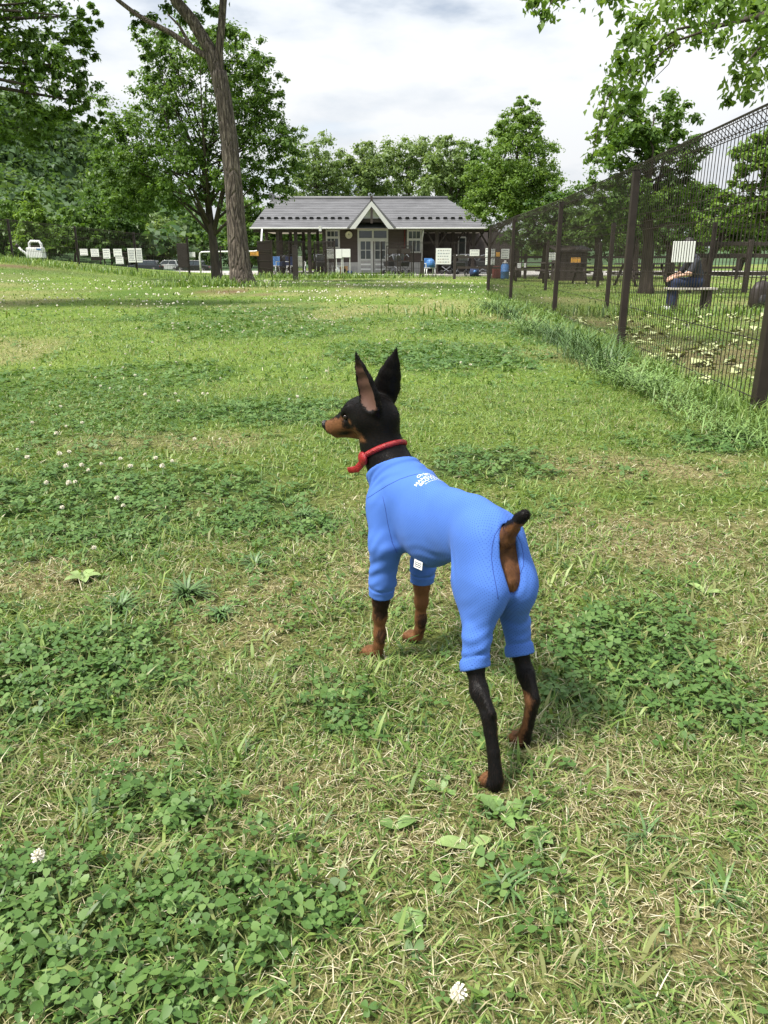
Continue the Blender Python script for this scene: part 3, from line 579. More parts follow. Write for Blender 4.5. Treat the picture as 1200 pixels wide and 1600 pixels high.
    tree('run_tree', 'light green tree at the right edge inside the fenced run', b0, 5, .14, [lobe(1180, 270, Y, 40, 32), lobe(1215, 235, Y, 60, 40), lobe(1170, 330, Y, 55, 34), lobe(1230, 320, Y, 60, 50), lobe(1120, 355, Y, 36, 20)], 190, 70, .125, 'fresh', 32, limbs=22, rc=(.14, .26))
    Y = 34.0
    for k, (u, lab, lbs, kd, sd) in enumerate(((935, 'dark tree in the run left of the dark shed', [(930, 320, 60, 50), (905, 350, 50, 34), (970, 345, 48, 36)], 'mid', 33), (850, 'low shady tree in the run just right of the pavilion', [(850, 345, 50, 34), (820, 362, 40, 26), (890, 330, 40, 40)], 'dark', 34),
                                        (1048, 'shady tree at the back of the run behind the seated person', [(1040, 350, 60, 34), (1090, 362, 50, 28), (1000, 362, 44, 26)], 'dark', 35), (1098, 'thick trunked tree at the back of the run near the rail fence', [(1130, 330, 60, 36), (1180, 360, 50, 26), (1090, 320, 40, 34)], 'mid', 36), (990, 'thin tree at the back of the run between two thicker ones', [(985, 325, 36, 30), (1012, 340, 30, 24)], 'mid', 37))):
        Yk = Y + (k % 3) * 2.5 - (11 if k == 3 else 0); b0 = foot(u, Yk)
        tree('run_tree', lab, b0, 5.5, .2 if k != 3 else .17, [lobe(a, b, Yk, c, d) for a, b, c, d in lbs], 95, 80, .18, kd, sd, limbs=14, rc=(.16, .28))
    # far trees behind the pavilion roof
    far = (('grey green tree rising behind the left end of the pavilion roof', [(488, 255, 46, 50), (470, 300, 44, 40), (520, 285, 36, 44), (500, 330, 50, 30)], 'pale'), ('rounded tree behind the pavilion roof left of the gable', [(565, 255, 40, 34), (555, 290, 46, 40), (590, 280, 34, 40)], 'pale'),
           ('tallest pale tree behind the pavilion gable', [(640, 242, 52, 36), (612, 262, 48, 44), (665, 270, 44, 44), (640, 310, 60, 30)], 'pale'), ('pale tree behind the right half of the pavilion roof', [(702, 252, 40, 38), (690, 285, 40, 40), (725, 285, 36, 40)], 'pale'), ('darker tree behind the right end of the pavilion roof', [(742, 262, 26, 40), (735, 300, 34, 30)], 'mid'),
           ('broad tree filling the back of the run above the rail fence', [(1010, 372, 60, 30), (960, 380, 50, 24), (1060, 380, 46, 22)], 'mid'), ('leafy tree far behind the dark shed', [(885, 372, 56, 34), (840, 380, 46, 26), (920, 355, 40, 30)], 'mid'), ('distant tree at the far right beyond the rail fence', [(1150, 372, 60, 26), (1210, 370, 60, 30)], 'pale'),
           ('tree seen through the open left porch of the pavilion', [(450, 355, 50, 40), (420, 385, 40, 30)], 'mid'), ('green tree seen behind the left porch posts near the eave', [(380, 350, 40, 40), (500, 380, 44, 34)], 'mid'))
    for k, (lab, lbs, kd) in enumerate(far):
        Yk = (74 + 3 * (k % 3)) if k < 5 else 62; u = lbs[0][0]; b0 = foot(u, Yk)
        tree('far_tree', lab, b0, 10, .3, [lobe(a, b, Yk, c, d) for a, b, c, d in lbs], 230, 62, .28, kd, 50 + k, limbs=8, shell=.3, rc=(.14, .26), group='trees behind the pavilion')
    # trees and shrubs on the left behind the fence
    left = (('small bright conical tree behind the white watering can', 'conifer_tree', 52, 46, [(52, 318, 13, 20), (52, 345, 26, 24), (52, 372, 36, 20)], 'fresh', .24), ('round bush right of the small conical tree behind the fence', 'bush', 118, 100, [(112, 362, 34, 34), (140, 375, 26, 26)], 'mid', .5),
            ('grey green bush behind the row of white notices', 'bush', 175, 104, [(172, 352, 42, 42), (205, 368, 30, 34)], 'dark', .52), ('broad bush behind the parked cars', 'bush', 262, 112, [(250, 372, 46, 34), (225, 395, 40, 20)], 'pale', .5), ('dense dark tree behind the white pipe', 'bush', 345, 108, [(340, 352, 50, 44), (320, 392, 40, 26), (385, 390, 40, 30)], 'dark', .5),
            ('tall dark tree at the left end below the overhanging boughs', 'bush', -10, 95, [(-8, 350, 50, 40), (10, 385, 40, 24)], 'mid', .48), ('shaded tree between the bush and the slim dark trunk', 'bush', 250, 125, [(240, 318, 52, 48), (180, 325, 50, 40)], 'dark', .55))
    for k, (lab, nm, u, Yk, lbs, kd, sz) in enumerate(left):
        b0 = foot(u, Yk); tree(nm, lab, b0, 4, .16, [lobe(a, b, Yk, c, d) for a, b, c, d in lbs], 110, 75, sz, kd, 80 + k, limbs=8, shell=.35, rc=(.16, .30))
if True:
    g = np.random.default_rng(90); n = 1300
    x = g.uniform(-330, 60, n * 9); y = 98 + 150 * g.random(n * 9) ** .8; keep = np.abs(x / y + .46) < .22; x, y = x[keep][:n], y[keep][:n]
    r = g.uniform(2.6, 5.2, len(x)); C0 = np.stack([x, y, hill_z(x, y) + r * .55], 1)
    d = unit(g.normal(size=(len(x) * 5, 3))); d[:, 2] = np.abs(d[:, 2]); C = np.repeat(C0, 5, 0) + d * np.repeat(r, 5)[:, None] * .62; Rr = np.repeat(r, 5)[:, None] * np.array([[.55, .55, .45]])
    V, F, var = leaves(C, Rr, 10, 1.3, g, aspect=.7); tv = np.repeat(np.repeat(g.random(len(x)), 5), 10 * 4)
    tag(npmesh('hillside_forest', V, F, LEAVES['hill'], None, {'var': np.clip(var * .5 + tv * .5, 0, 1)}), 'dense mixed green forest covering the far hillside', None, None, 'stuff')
# ================================================================== fences
def gzf(x, y): return float(gz(x, y))
def mesh_fence(label, pts, h, name='mesh_fence', post_w=.075, wire=.0028, pitch=.055, horiz=(.06, .25, .45, .66, .70, .74, .95, .99), roll=True, posts=True, z_at=None, group=None, post_h=None, wmul=1.0, pr=None, skip_mesh=()):
    """posts at pts; between two posts one welded panel: upright wires, cross wires and a rolled top"""
    root = empty(name, (pts[0][0], pts[0][1], gzf(*pts[0][:2])), 0, label, 'fence', group); o = root.location
    zz = [gzf(p[0], p[1]) for p in pts]; ph = post_h or h
    for p, z in zip(pts, zz):
        mb = MB(); q = Vector((p[0], p[1], z)) - o; mb.box(q + Vector((0, 0, ph / 2 - .1)), (post_w, post_w, ph + .2)); mb.box(q + Vector((0, 0, ph + .006)), (post_w + .008, post_w + .008, .012)); mb.build('post', M['fence'], root, bevel=.004)
    for i in range(len(pts) - 1):
        if i in skip_mesh: continue
        a, b = Vector((pts[i][0], pts[i][1], zz[i])) - o, Vector((pts[i + 1][0], pts[i + 1][1], zz[i + 1])) - o
        L = (b - a).length; n = max(2, int(L / pitch)); nrm = Vector((b.y - a.y, -(b.x - a.x), 0)).normalized(); out = nrm * (post_w * .5 + .012); V, F = [], []
        def bar(path, r):
            mb.tube(path, r, 4, cap=False, smooth=False)
        mb = MB(); w = wire * wmul; hm = h - .11 if roll else h - .03
        for k in range(n + 1):
            t = k / n; c = a.lerp(b, t) + out
            if roll:
                up = Vector((0, 0, 1)); bar([c + up * .03, c + up * hm, c + up * (h + .0) - nrm * .0, c + up * (h - .035) - nrm * .085, c + up * (hm + .005) - nrm * .01], w)
            else: bar([c + Vector((0, 0, .03)), c + Vector((0, 0, hm))], w)
        hs = [q * h for q in horiz] + ([h - .002, hm + .002] if roll else [hm])
        for q in hs: bar([a + out * 1.0 + nrm * w * 1.6 + Vector((0, 0, q)), b + out + nrm * w * 1.6 + Vector((0, 0, q))], w * 1.15)
        if roll:
            for dz, dn in ((-.035, -.088), (-.02, -.045)): bar([a + out + Vector((0, 0, h + dz)) + nrm * dn, b + out + Vector((0, 0, h + dz)) + nrm * dn], w * 1.1)
        tag(mb.build('mesh_panel', M['fence'], root), kind='stuff')
    return root
if True:
    # the long run fence on the right: measured posts, near to far
    mesh_fence('long brown wire mesh fence with rolled top running along the right of the lawn', [(FENCE[0].x - .22, .9)] + [(p.x, p.y) for p in FENCE], 1.67, pitch=.064, wire=.0030, post_w=.062, post_h=1.61)
    c0 = gpt(943, 485); c1 = gpt(1107, 487); dx = (c1.x - c0.x); YI = (c0.y + c1.y) / 2
    mesh_fence('brown wire mesh fence crossing the run in front of the seated person', [(c0.x + dx * k, YI) for k in (0, 1, 2, 3, 4)], 1.42, pitch=.06, wire=.0024, roll=False, post_w=.065)
    fx, fy = FENCE[-1].x, FENCE[-1].y + .12
    mesh_fence('brown wire mesh fence closing the far end of the run', [(fx, fy), (fx + 2, fy + 2.6), (fx + 4.2, fy + 5.2), (fx + 6.4, fy + 7.8), (fx + 8.6, fy + 10.2)], 1.35, pitch=.085, wire=.003, roll=False, skip_mesh=(0,))
    # far fences left of the pavilion
    lp = [(-29.5, 37.0), (-24.5, 37.0), (at(20, 400, 37).x, 37.0), (at(122, 400, 37).x, 37.0), (at(212, 400, 37).x, 37.0), (at(294, 400, 37).x, 37.0)]
    mesh_fence('dark mesh fence on the rise behind the white watering can and notices', lp, 1.70, pitch=.075, wire=.0062, roll=False, post_w=.09)
    mesh_fence('dark mesh fence crossing in front of the left porch', [(at(294, 400, 38).x, 38.0), (at(345, 400, 39.5).x, 39.5), (at(403, 400, 41).x, 41.0)], 1.45, pitch=.085, wire=.0055, roll=False, post_w=.06)
    mesh_fence('dark mesh pen fence in front of the left porch', [(at(404, 400, 41.2).x, 41.2), (at(425, 400, 38.6).x, 38.6), (at(452, 400, 40).x, 40.0), (at(473, 400, 41).x, 41.0), (at(492, 400, 41).x, 41.0), (at(509, 400, 40.6).x, 40.6), (at(523, 400, 39.6).x, 39.6)], 1.72, pitch=.05, wire=.0095, roll=False, post_w=.065)
    mesh_fence('dark mesh fence in front of the pavilion door', [(at(584, 400, 40.4).x, 40.4), (at(596, 400, 40.6).x, 40.6), (at(646, 400, 40.4).x, 40.4), (at(710, 400, 40.4).x, 40.4), (at(763, 400, 40.4).x, 40.4), (at(815, 400, 40.4).x, 40.4)], 1.68, pitch=.085, wire=.0055, roll=False, post_w=.055)
    # gate between the pen and the door fence
    g0, g1 = at(603, 400, 40.5).x, at(644, 400, 40.5).x; root = empty('mesh_gate', (g0, 40.35, gzf(g0, 40.35)), 0, 'dark double gate with plate in front of the pavilion door', 'gate')
    for s, (x0, x1) in enumerate(((0, (g1 - g0) / 2 - .03), ((g1 - g0) / 2 + .03, g1 - g0))):
        mb = MB()
        for q in ((x0, x0 + .05, .06, 1.5), (x1 - .05, x1, .06, 1.5), (x0 + .05, x1 - .05, .06, .11), (x0 + .05, x1 - .05, 1.45, 1.5), (x0 + .05, x1 - .05, .75, .80)): mb.bx(q[0], q[1], -.02, .02, q[2], q[3])
        fr = mb.build('gate_leaf', M['fence'], root); mb = MB(); n = int((x1 - x0) / .07)
        for k in range(1, n): xx = x0 + (x1 - x0) * k / n; mb.bx(xx - .005, xx + .005, -.006, .006, .11, 1.45)
        tag(mb.build('mesh_panel', M['fence'], fr), kind='stuff')
        mb = MB(); mb.bx(x0 + .08, x1 - .08, -.045, -.022, 1.12, 1.36); mb.build('plate', M['dark_metal'], fr)
    # thick short post in front of the pen
    def stub(u, v0, v1, w, Y, lab):
        x = at(u, 400, Y).x; z = gzf(x, Y); h = at(u, v0, Y).z - z; mb = MB(); mb.bx(-w / 2, w / 2, -w / 2, w / 2, -.15, h); mb.bx(-w / 2 - .01, w / 2 + .01, -w / 2 - .01, w / 2 + .01, h, h + .02)
        tag(mb.build('bollard', M['dark_metal'], None, (x, Y, z), bevel=.012), lab, 'post')
    stub(461, 385, 439, .22, 35.5, 'thick dark square post standing on the grass before the left pen'); stub(660, 408, 432, .2, 40.0, 'short thick dark post beside the blue and white chair')
    # timber rail fence at the far right
    root = empty('rail_fence', (8.2, 21.5, gzf(8.2, 21.5)), 0, 'dark timber rail fence at the back right of the run', 'fence')
    for k in range(7): mb = MB(); mb.bx(k * 1.5 - .06, k * 1.5 + .06, -.06, .06, -.1, 1.35); mb.build('post', M['post_wood'], root, bevel=.01)
    for k in range(6):
        for z in (.5, .95, 1.25): mb = MB(); mb.bx(k * 1.5 + .062, k * 1.5 + 1.438, -.03, .03, z - .05, z + .05); mb.build('rail', M['post_wood'], root, bevel=.008)
    root = empty('rail_fence', (3.2, 36.5, gzf(3.2, 36.5)), 0, 'dark timber rail fence far back behind the orange notice', 'fence')
    for k in range(9): mb = MB(); mb.bx(k * 1.6 - .06, k * 1.6 + .06, -.06, .06, -.1, 1.1); mb.build('post', M['post_wood'], root)
    for k in range(8):
        for z in (.5, .95): mb = MB(); mb.bx(k * 1.6 + .062, k * 1.6 + 1.538, -.03, .03, z - .05, z + .05); mb.build('rail', M['post_wood'], root)
# ================================================================== notices, furniture, cars, person
def ground_at(u, Y): x = at(u, 400, Y).x; return Vector((x, Y, float(gz(x, Y))))
def props():
    LY = 36.9
    for (a, b, c, d, lab, ln) in ((125, 389, 137, 399, 'wide white notice right of the left fence post', 3), (142, 389, 154.5, 401, 'second white notice on the fence with pale yellow print', 4), (161, 389, 172, 404, 'tall white notice in the middle of the fence row', 4), (177.5, 389, 190.5, 401, 'upper notice of the stacked pair on the fence', 3), (181, 402, 193, 412.5, 'lower notice of the stacked pair on the fence', 3)):
        notice(a, b, c, d, LY, lab, lines=ln)
    notice(200, 388, 211.2, 410, LY, 'tall white notice just left of the middle fence post', lines=7); notice(213, 388, 222, 410, LY, 'tall white notice just right of the middle fence post', lines=7)
    notice(277, 380, 294, 418, 37.6, 'large dark brown board fixed beside the fence post', 'dark_metal', cat='board', post=True); notice(296, 394, 305, 402, LY + .8, 'small white notice right of the dark brown board', lines=2)
    notice(142, 401.5, 160, 407, 37.2, 'dark plate below the second notice', 'dark_metal', cat='board')
    notice(391, 393, 404, 400, 40.8, 'orange notice beside the big grey trunk', 'orange', lines=2)
    for (a, b, c, d, lab) in ((511, 389, 523.5, 404, 'white board at the left of the three boards before the porch'), (524.5, 389, 534, 403.5, 'bluish white board in the middle of the three boards'), (534.5, 389, 547.5, 402, 'white board at the right of the three boards before the siding')): notice(a, b, c, d, 43.0, lab, post=True)
    notice(681, 388, 705, 413, 40.2, 'large white notice with rows of coloured drawings before the right porch', lines=5, colour='print_mix'); notice(734, 390, 749, 403.5, 40.2, 'white notice on the fence right of the large one', lines=3)
    for (a, b, c, d, lab) in ((758.5, 388, 762.5, 402, 'narrow white paper left of the corner post'), (767, 389, 773.5, 402, 'narrow white paper right of the corner post'), (758.5, 403.5, 762.5, 414, 'lower narrow paper left of the corner post'), (767, 404, 773, 414, 'lower white paper right of the corner post')): notice(a, b, c, d, FENCE[-1].y + .75, lab, lines=3)
    notice(775, 394, 781, 401, 30, 'small orange paper beside the white papers', 'orange'); notice(783, 389, 795.5, 404.5, 25, 'white notice with four sections behind the second fence post', lines=4)
    notice(856, 395, 868, 406.5, 26, 'white notice left of the third fence post', lines=3); notice(892, 402.5, 907, 410.5, 33, 'orange notice on the dark shed', 'orange', lines=2)
    notice(1051, 377, 1085, 410, gpt(1107, 487).y - .06, 'blank white board hanging on the inner fence before the seated person', 'board_white')
    # white watering can, big
    p = ground_at(57, 38.5); e = .0322; root = empty('watering_can', p, 0, 'oversized white watering can with grey tipped spout on the rise', 'watering can'); W, H = 25 * e, 17 * e
    mb = MB(); mb.prism([(-W * .5, -.22, .06), (W * .5, -.22, .06), (W * .46, -.22, H), (-W * .46, -.22, H)], (0, .44, 0)); mb.build('body', M['white_plastic'], root, bevel=.04)
    mb = MB(); mb.tube([(-W * .34, 0, H), (-W * .32, 0, H + .20), (-W * .2, 0, H + .28), (W * .25, 0, H + .27), (W * .36, 0, H + .16), (W * .44, 0, H * .55)], .065, 8); mb.build('handle', M['white_plastic'], root)
    mb = MB(); mb.tube([(-W * .42, 0, .16), (-W * .85, 0, H * .78), (-W * .98, 0, H * 1.02)], [.07, .055, .05], 10); sp = mb.build('spout', M['white_plastic'], root)
    mb = MB(); mb.tube([(-W * .98, 0, H * 1.02), (-W * 1.06, 0, H * 1.14), (-W * 1.12, 0, H * 1.2)], [.055, .09, .10], 10); mb.build('rose', M['dark_metal'], sp)
    mb = MB(); mb.prism([(W * .12, -.232, H * .92), (W * .40, -.232, H * .92), (W * .42, -.232, H * .78), (W * .2, -.232, H * .80)], (0, .006, 0)); mb.build('sticker', M['blue'], root)
    mb = MB(); mb.bx(-W * .2, W * .2, -.14, .14, H - .02, H + .10); mb.build('pump', M['dark_metal'], root)
    # white pipe barrier and eaves pipe
    Y = 43.0; mb = MB(); g0 = ground_at(312, Y)
    pts = [g0, at(312, 402, Y), at(312.5, 396, Y), at(315, 394, Y), at(330, 393.6, Y), at(360, 393.2, Y), at(398, 392.8, Y), at(404, 391.5, Y), at(407.5, 387, Y), at(408.5, 378, Y), at(409, 365, Y + 1), at(409.5, 358.2, Y + 1.5)]
    tag(mb.tube(pts, .045, 8).build('white_pipe', M['white_plastic']), 'white pipe bending from the ground across to the porch eave', 'pipe')
    # picnic tables
    def picnic(u, Y, lab, rz=0, s=1):
        root = empty('picnic_table', ground_at(u, Y), rz, lab, 'table'); root.scale = (s, s, s)
        for k in range(4): mb = MB(); mb.bx(-.85, .85, -.36 + k * .185, -.19 + k * .185, .70, .74); mb.build('plank', M['crate_wood'] if s < 0 else M['post_wood'], root, bevel=.006)
        for y in (-.72, .72): mb = MB(); mb.bx(-.85, .85, y - .13, y + .13, .42, .46); mb.build('bench_plank', M['post_wood'], root, bevel=.006)
        for x in (-.6, .6): mb = MB(); mb.tube([(x, -.62, 0), (x, -.2, .69)], .045, 5); mb.tube([(x, .62, 0), (x, .2, .69)], .045, 5); mb.bx(x - .04, x + .04, -.80, .80, .36, .415); mb.build('leg', M['post_wood'], root)
    picnic(177, 45, 'weathered picnic table below the stacked notices', .1); picnic(885, 30, 'dark picnic table in the run left of the shed', .2); picnic(830, 33, 'dark picnic table farther left in the run', -.1); picnic(1005, 27, 'low table in the shade at the back of the run', .3)
    # dark shed
    p = ground_at(890, 34); root = empty('shed', p, 0, 'small dark timber shed at the back of the run', 'shed'); mb = MB()
    for k in range(6): mb.bx(-.63 + k * .21, -.63 + k * .21 + .20, -.55, -.52, 0, 1.15)
    mb.bx(-.62, .61, -.519, .55, 0, 1.15); mb.build('wall', M['post_wood'], root); mb = MB(); mb.prism([(-.75, -.7, 1.15), (.75, -.7, 1.15), (.75, .7, 1.35), (-.75, .7, 1.35)], (0, 0, .06)); mb.build('roof', M['dark_metal'], root)
    # porch furniture: chairs, buggies, crates
    def chair(u, Y, lab, rz, mseat='white_plastic', mback='blue'):
        root = empty('garden_chair', ground_at(u, Y) + Vector((0, 0, .085 if Y > 43.2 else 0)), rz, lab, 'chair')
        mb = MB(); mb.bx(-.24, .24, -.22, .24, .41, .45); mb.build('seat', M[mseat], root, bevel=.015)
        mb = MB(); mb.prism([(-.25, .22, .45), (.25, .22, .45), (.22, .34, .92), (-.22, .34, .92)], (0, .035, 0)); mb.build('backrest', M[mback], root, bevel=.02)
        for sx in (-1, 1):
            mb = MB(); mb.bx(sx * .26 - .025, sx * .26 + .025, -.22, .26, .64, .67); mb.bx(sx * .26 - .02, sx * .26 + .02, -.21, -.17, .42, .64); mb.build('armrest', M[mseat], root, bevel=.008)
            for sy in (-1, 1): mb = MB(); mb.tube([(sx * .21, sy * .19, .41), (sx * .25, sy * .25, 0)], [.028, .02], 6); mb.build('leg', M[mseat], root)
    chair(672, 42.2, 'white plastic chair with blue back in front of the right porch', R(12)); chair(427, 43.8, 'blue backed white chair in the left porch', R(-20)); chair(456, 44.2, 'white chair with navy seat back near the porch posts', R(35), 'white_plastic', 'navy'); chair(469, 44.0, 'white chair facing away behind the pen fence', R(180), 'white_plastic', 'white_plastic')
    p = ground_at(673, 42.2) + Vector((0, 0, .45)); mb = MB(); mb.lathe([(.001, 0), (.21, .02), (.25, .14), (.22, .32), (.12, .42), (.001, .44)], (0, -.02, 0), 16); tag(mb.build('blue_bag', M['blue'], None, p), 'bulging blue bag lying on the white plastic chair', 'bag')
    p = ground_at(742, 43) ; mb = MB(); mb.lathe([(.001, 0), (.22, .02), (.27, .2), (.22, .42), (.1, .5), (.001, .51)], (0, 0, 0), 16); o = tag(mb.build('carrier_bag', M['navy'], None, p), 'round navy carrier on the paving by the right porch', 'bag'); mb = MB(); mb.lathe([(.001, 0), (.08, 0), (.09, .02), (.001, .03)], (0, -.23, .25), 14, M=Matrix.Rotation(R(90), 3, 'X')); mb.build('badge', M['blue'], o)
    def buggy(u, Y, lab, rz, m1='black', m2='print_grey'):
        root = empty('dog_buggy', ground_at(u, Y) + Vector((0, 0, .08 if Y > 43.2 else 0)), rz, lab, 'buggy'); mb = MB()
        mb.prism([(-.26, -.35, .42), (-.26, .35, .42), (-.26, .42, .72), (-.26, -.40, .66)], (.52, 0, 0)); mb.build('basket', M[m1], root, bevel=.03)
        mb = MB(); mb.tube([(-.25, .3, .7), (-.25, .12, .98), (-.25, -.12, 1.02), (-.25, -.32, .9)], .02, 6); mb.tube([(.25, .3, .7), (.25, .12, .98), (.25, -.12, 1.02), (.25, -.32, .9)], .02, 6)
        mb.poly([(-.25, .3, .7), (-.25, .12, .98), (.25, .12, .98), (.25, .3, .7)]); mb.poly([(-.25, .12, .98), (-.25, -.12, 1.02), (.25, -.12, 1.02), (.25, .12, .98)]); mb.build('hood', M[m2], root)
        mb = MB(); mb.tube([(-.24, .40, .7), (-.24, .62, 1.05), (.24, .62, 1.05), (.24, .40, .7)], .018, 6); mb.tube([(-.24, -.3, .12), (-.24, .35, .42)], .016, 6); mb.tube([(.24, -.3, .12), (.24, .35, .42)], .016, 6); mb.tube([(-.24, .34, .12), (-.24, -.3, .42)], .016, 6); mb.tube([(.24, .34, .12), (.24, -.3, .42)], .016, 6); mb.build('frame', M['print_grey'], root)
        for sx in (-1, 1):
            for y in (-.32, .34):
                mb = MB(); mb.lathe([(.07, -.02), (.12, -.02), (.125, 0), (.12, .02), (.07, .02)], (sx * .27, y, .125), 14, M=Matrix.Rotation(R(90), 3, 'Y')); mb.build('wheel', M['black'], root)
    buggy(628, 43.6, 'grey and black buggy behind the gate', R(30)); buggy(722, 43.6, 'black buggy with pale hood in the right porch', R(-20), 'black', 'plinth'); buggy(703, 44.2, 'dark buggy left of the pale hooded one', R(40)); buggy(757, 44.4, 'dark buggy at the right end of the porch', R(70)); buggy(612, 44.6, 'dark buggy close to the pavilion door', R(-60)); buggy(500, 44.2, 'dark buggy at the end of the left porch', R(15)); buggy(442, 45.2, 'dark buggy among the porch posts', R(-35), 'navy')
    p = ground_at(537, 43.6) + Vector((0, 0, .08)); root = empty('wooden_crate', p, .1, 'small wooden crate with a round hole beside the plinth', 'crate'); mb = MB()
    for k in range(4):
        m2 = MB(); m2.bx(-.2, .2, -.2, -.17, k * .11 + .01, k * .11 + .115); m2.build('slat', M['crate_wood'], root)
    mb.bx(-.195, .195, -.169, .2, .01, .44); mb.build('box', M['crate_wood'], root); mb = MB(); mb.lathe([(.001, 0), (.09, 0), (.09, .004), (.001, .005)], (0, -.202, .22), 14, M=Matrix.Rotation(R(90), 3, 'X')); mb.build('hole', M['black'], root)
    p = ground_at(529, 43.4) + Vector((0, 0, .08)); root = empty('white_table', p, 0, 'low white table below the three boards', 'table'); mb = MB(); mb.bx(-.4, .3, -.2, .2, .42, .46); mb.build('top', M['white_plastic'], root)
    for sx in (-.35, .25):
        for sy in (-.16, .16): mb = MB(); mb.bx(sx - .02, sx + .02, sy - .02, sy + .02, 0, .42); mb.build('leg', M['white_plastic'], root)
    p = ground_at(527, 43.2) + Vector((0, 0, .08)); tag(MB().lathe([(.001, 0), (.13, 0), (.15, .22), (.06, .34), (.05, .38), (.001, .38)], (0, 0, 0), 14).build('white_jug', M['white_plastic'], None, p), 'white jug on the paving under the low white table', 'jug')
    p = ground_at(546, 43.3) + Vector((0, 0, .08)); tag(MB().lathe([(.001, 0), (.16, .01), (.19, .10), (.12, .2), (.001, .22)], (0, 0, 0), 14).build('dark_bag', M['navy'], None, p), 'small dark bundle on the ground by the plinth', 'bag')
    for u, lab in ((413, 'pale block at the left foot of the porch'), (420, 'second pale block at the left foot of the porch')): p = ground_at(u, 43.9) + Vector((0, 0, .08)); tag(MB().bx(-.17, .17, -.1, .1, 0, .2).build('block', M['plinth'], None, p, bevel=.02), lab, 'block')
    # things in the run, far
    p = ground_at(790, 36); root = empty('drum', p, 0, 'narrow blue drum with a pale lid far back beyond the run fence', 'drum'); MB().lathe([(.001, 0), (.17, 0), (.19, .05), (.19, .30), (.205, .32), (.19, .34), (.18, .60), (.12, .66), (.001, .66)], (0, 0, 0), 14).build('body', M['blue'], root); MB().lathe([(.001, .662), (.13, .662), (.13, .70), (.05, .74), (.05, .80), (.001, .80)], (0, 0, 0), 14).build('lid', M['plinth'], root)
    p = ground_at(781, 37); tag(MB().bx(-.3, .3, -.2, .2, 0, .55).build('red_box', M['red'], None, p, bevel=.04), 'dull red box beside the blue drum', 'box')
    tag(notice(808, 410, 814, 419, 34, 'small pale paper on the far fence, left one of two'), None); notice(819, 411, 822, 418, 34, 'tiny pale paper on the far fence, right one of two')
    # cars
    car(226, 98, R(88), (.020, .024, .034), 'dark blue car parked behind the tall notices', wagon=True); car(262, 104, R(80), (.55, .55, .54), 'white car parked right of the dark blue car', wagon=True); car(279, 110, R(95), (.34, .05, .05), 'white and red car half hidden behind the white car'); car(302, 92, R(86), (.012, .012, .014), 'black car parked left of the white pipe'); car(208, 112, R(90), (.05, .055, .06), 'grey car behind the dark blue car')
    # bench and its person, a bag on the ground
    by = 13.7; bx0 = at(1074, 470, by).x; z = float(gz(bx0, by)); root = empty('bench', (bx0, by, z), 0, 'pale backless bench under the seated person', 'bench'); root.scale = (.88, .88, .88)
    for k in range(3): mb = MB(); mb.bx(-.42, .48, -.20 + k * .135, -.075 + k * .135, .40, .44); mb.build('plank', mat('grey_plank', (.46, .42, .37), .8, var=.2, scale=6) if k == 0 else bpy.data.materials['grey_plank'], root, bevel=.006)
    for x in (-.3, .36): mb = MB(); mb.bx(x - .05, x + .05, -.16, .16, -.05, .40); mb.build('leg', M['post_wood'], root)
    seated(empty('person', (bx0 + .10, by, z), 0, 'person in a dark top and blue jeans sitting on the bench in the run', 'person'), .88)
    p = ground_at(1198, 13.9); root = empty('backpack', p, .2, 'grey and black backpack standing on the grass at the right edge', 'bag'); mb = MB(); mb.lathe([(.001, 0), (.17, .01), (.20, .12), (.19, .34), (.13, .46), (.001, .50)], (0, 0, 0), 16, M=Matrix.Diagonal((1, .65, 1))); mb.build('body', M['dark_metal'], root); mb = MB(); mb.lathe([(.001, 0), (.11, .01), (.12, .10), (.09, .2), (.001, .22)], (0, -.11, .05), 14, M=Matrix.Diagonal((1, .5, 1))); mb.build('pocket', M['black'], root); mb = MB(); mb.tube([(-.05, 0, .48), (-.03, 0, .56), (.03, 0, .56), (.05, 0, .48)], .014, 6); mb.build('handle', M['black'], root)
    # dead leaves on the bare earth in the run
    g = np.random.default_rng(44); n = 420; y = g.uniform(5.2, 12.2, n); x = fence_x(y) + g.uniform(.15, 4.0, n); k = g.random(n) < .35 + .65 * soil_f(x, y); x, y = x[k], y[k]; n = len(x)
    V, F, var = leaves(np.stack([x, y, gz(x, y) + .03], 1), np.full((n, 3), .03), 2, .11, g, updir=4, droop=0, aspect=.7); tag(npmesh('fallen_leaves', V, F, mat('pale_leaf', (.42, .46, .22), .6, var=.3, scale=3), None, {'var': var}), 'pale broad leaves lying on the bare earth inside the run', None, None, 'stuff')
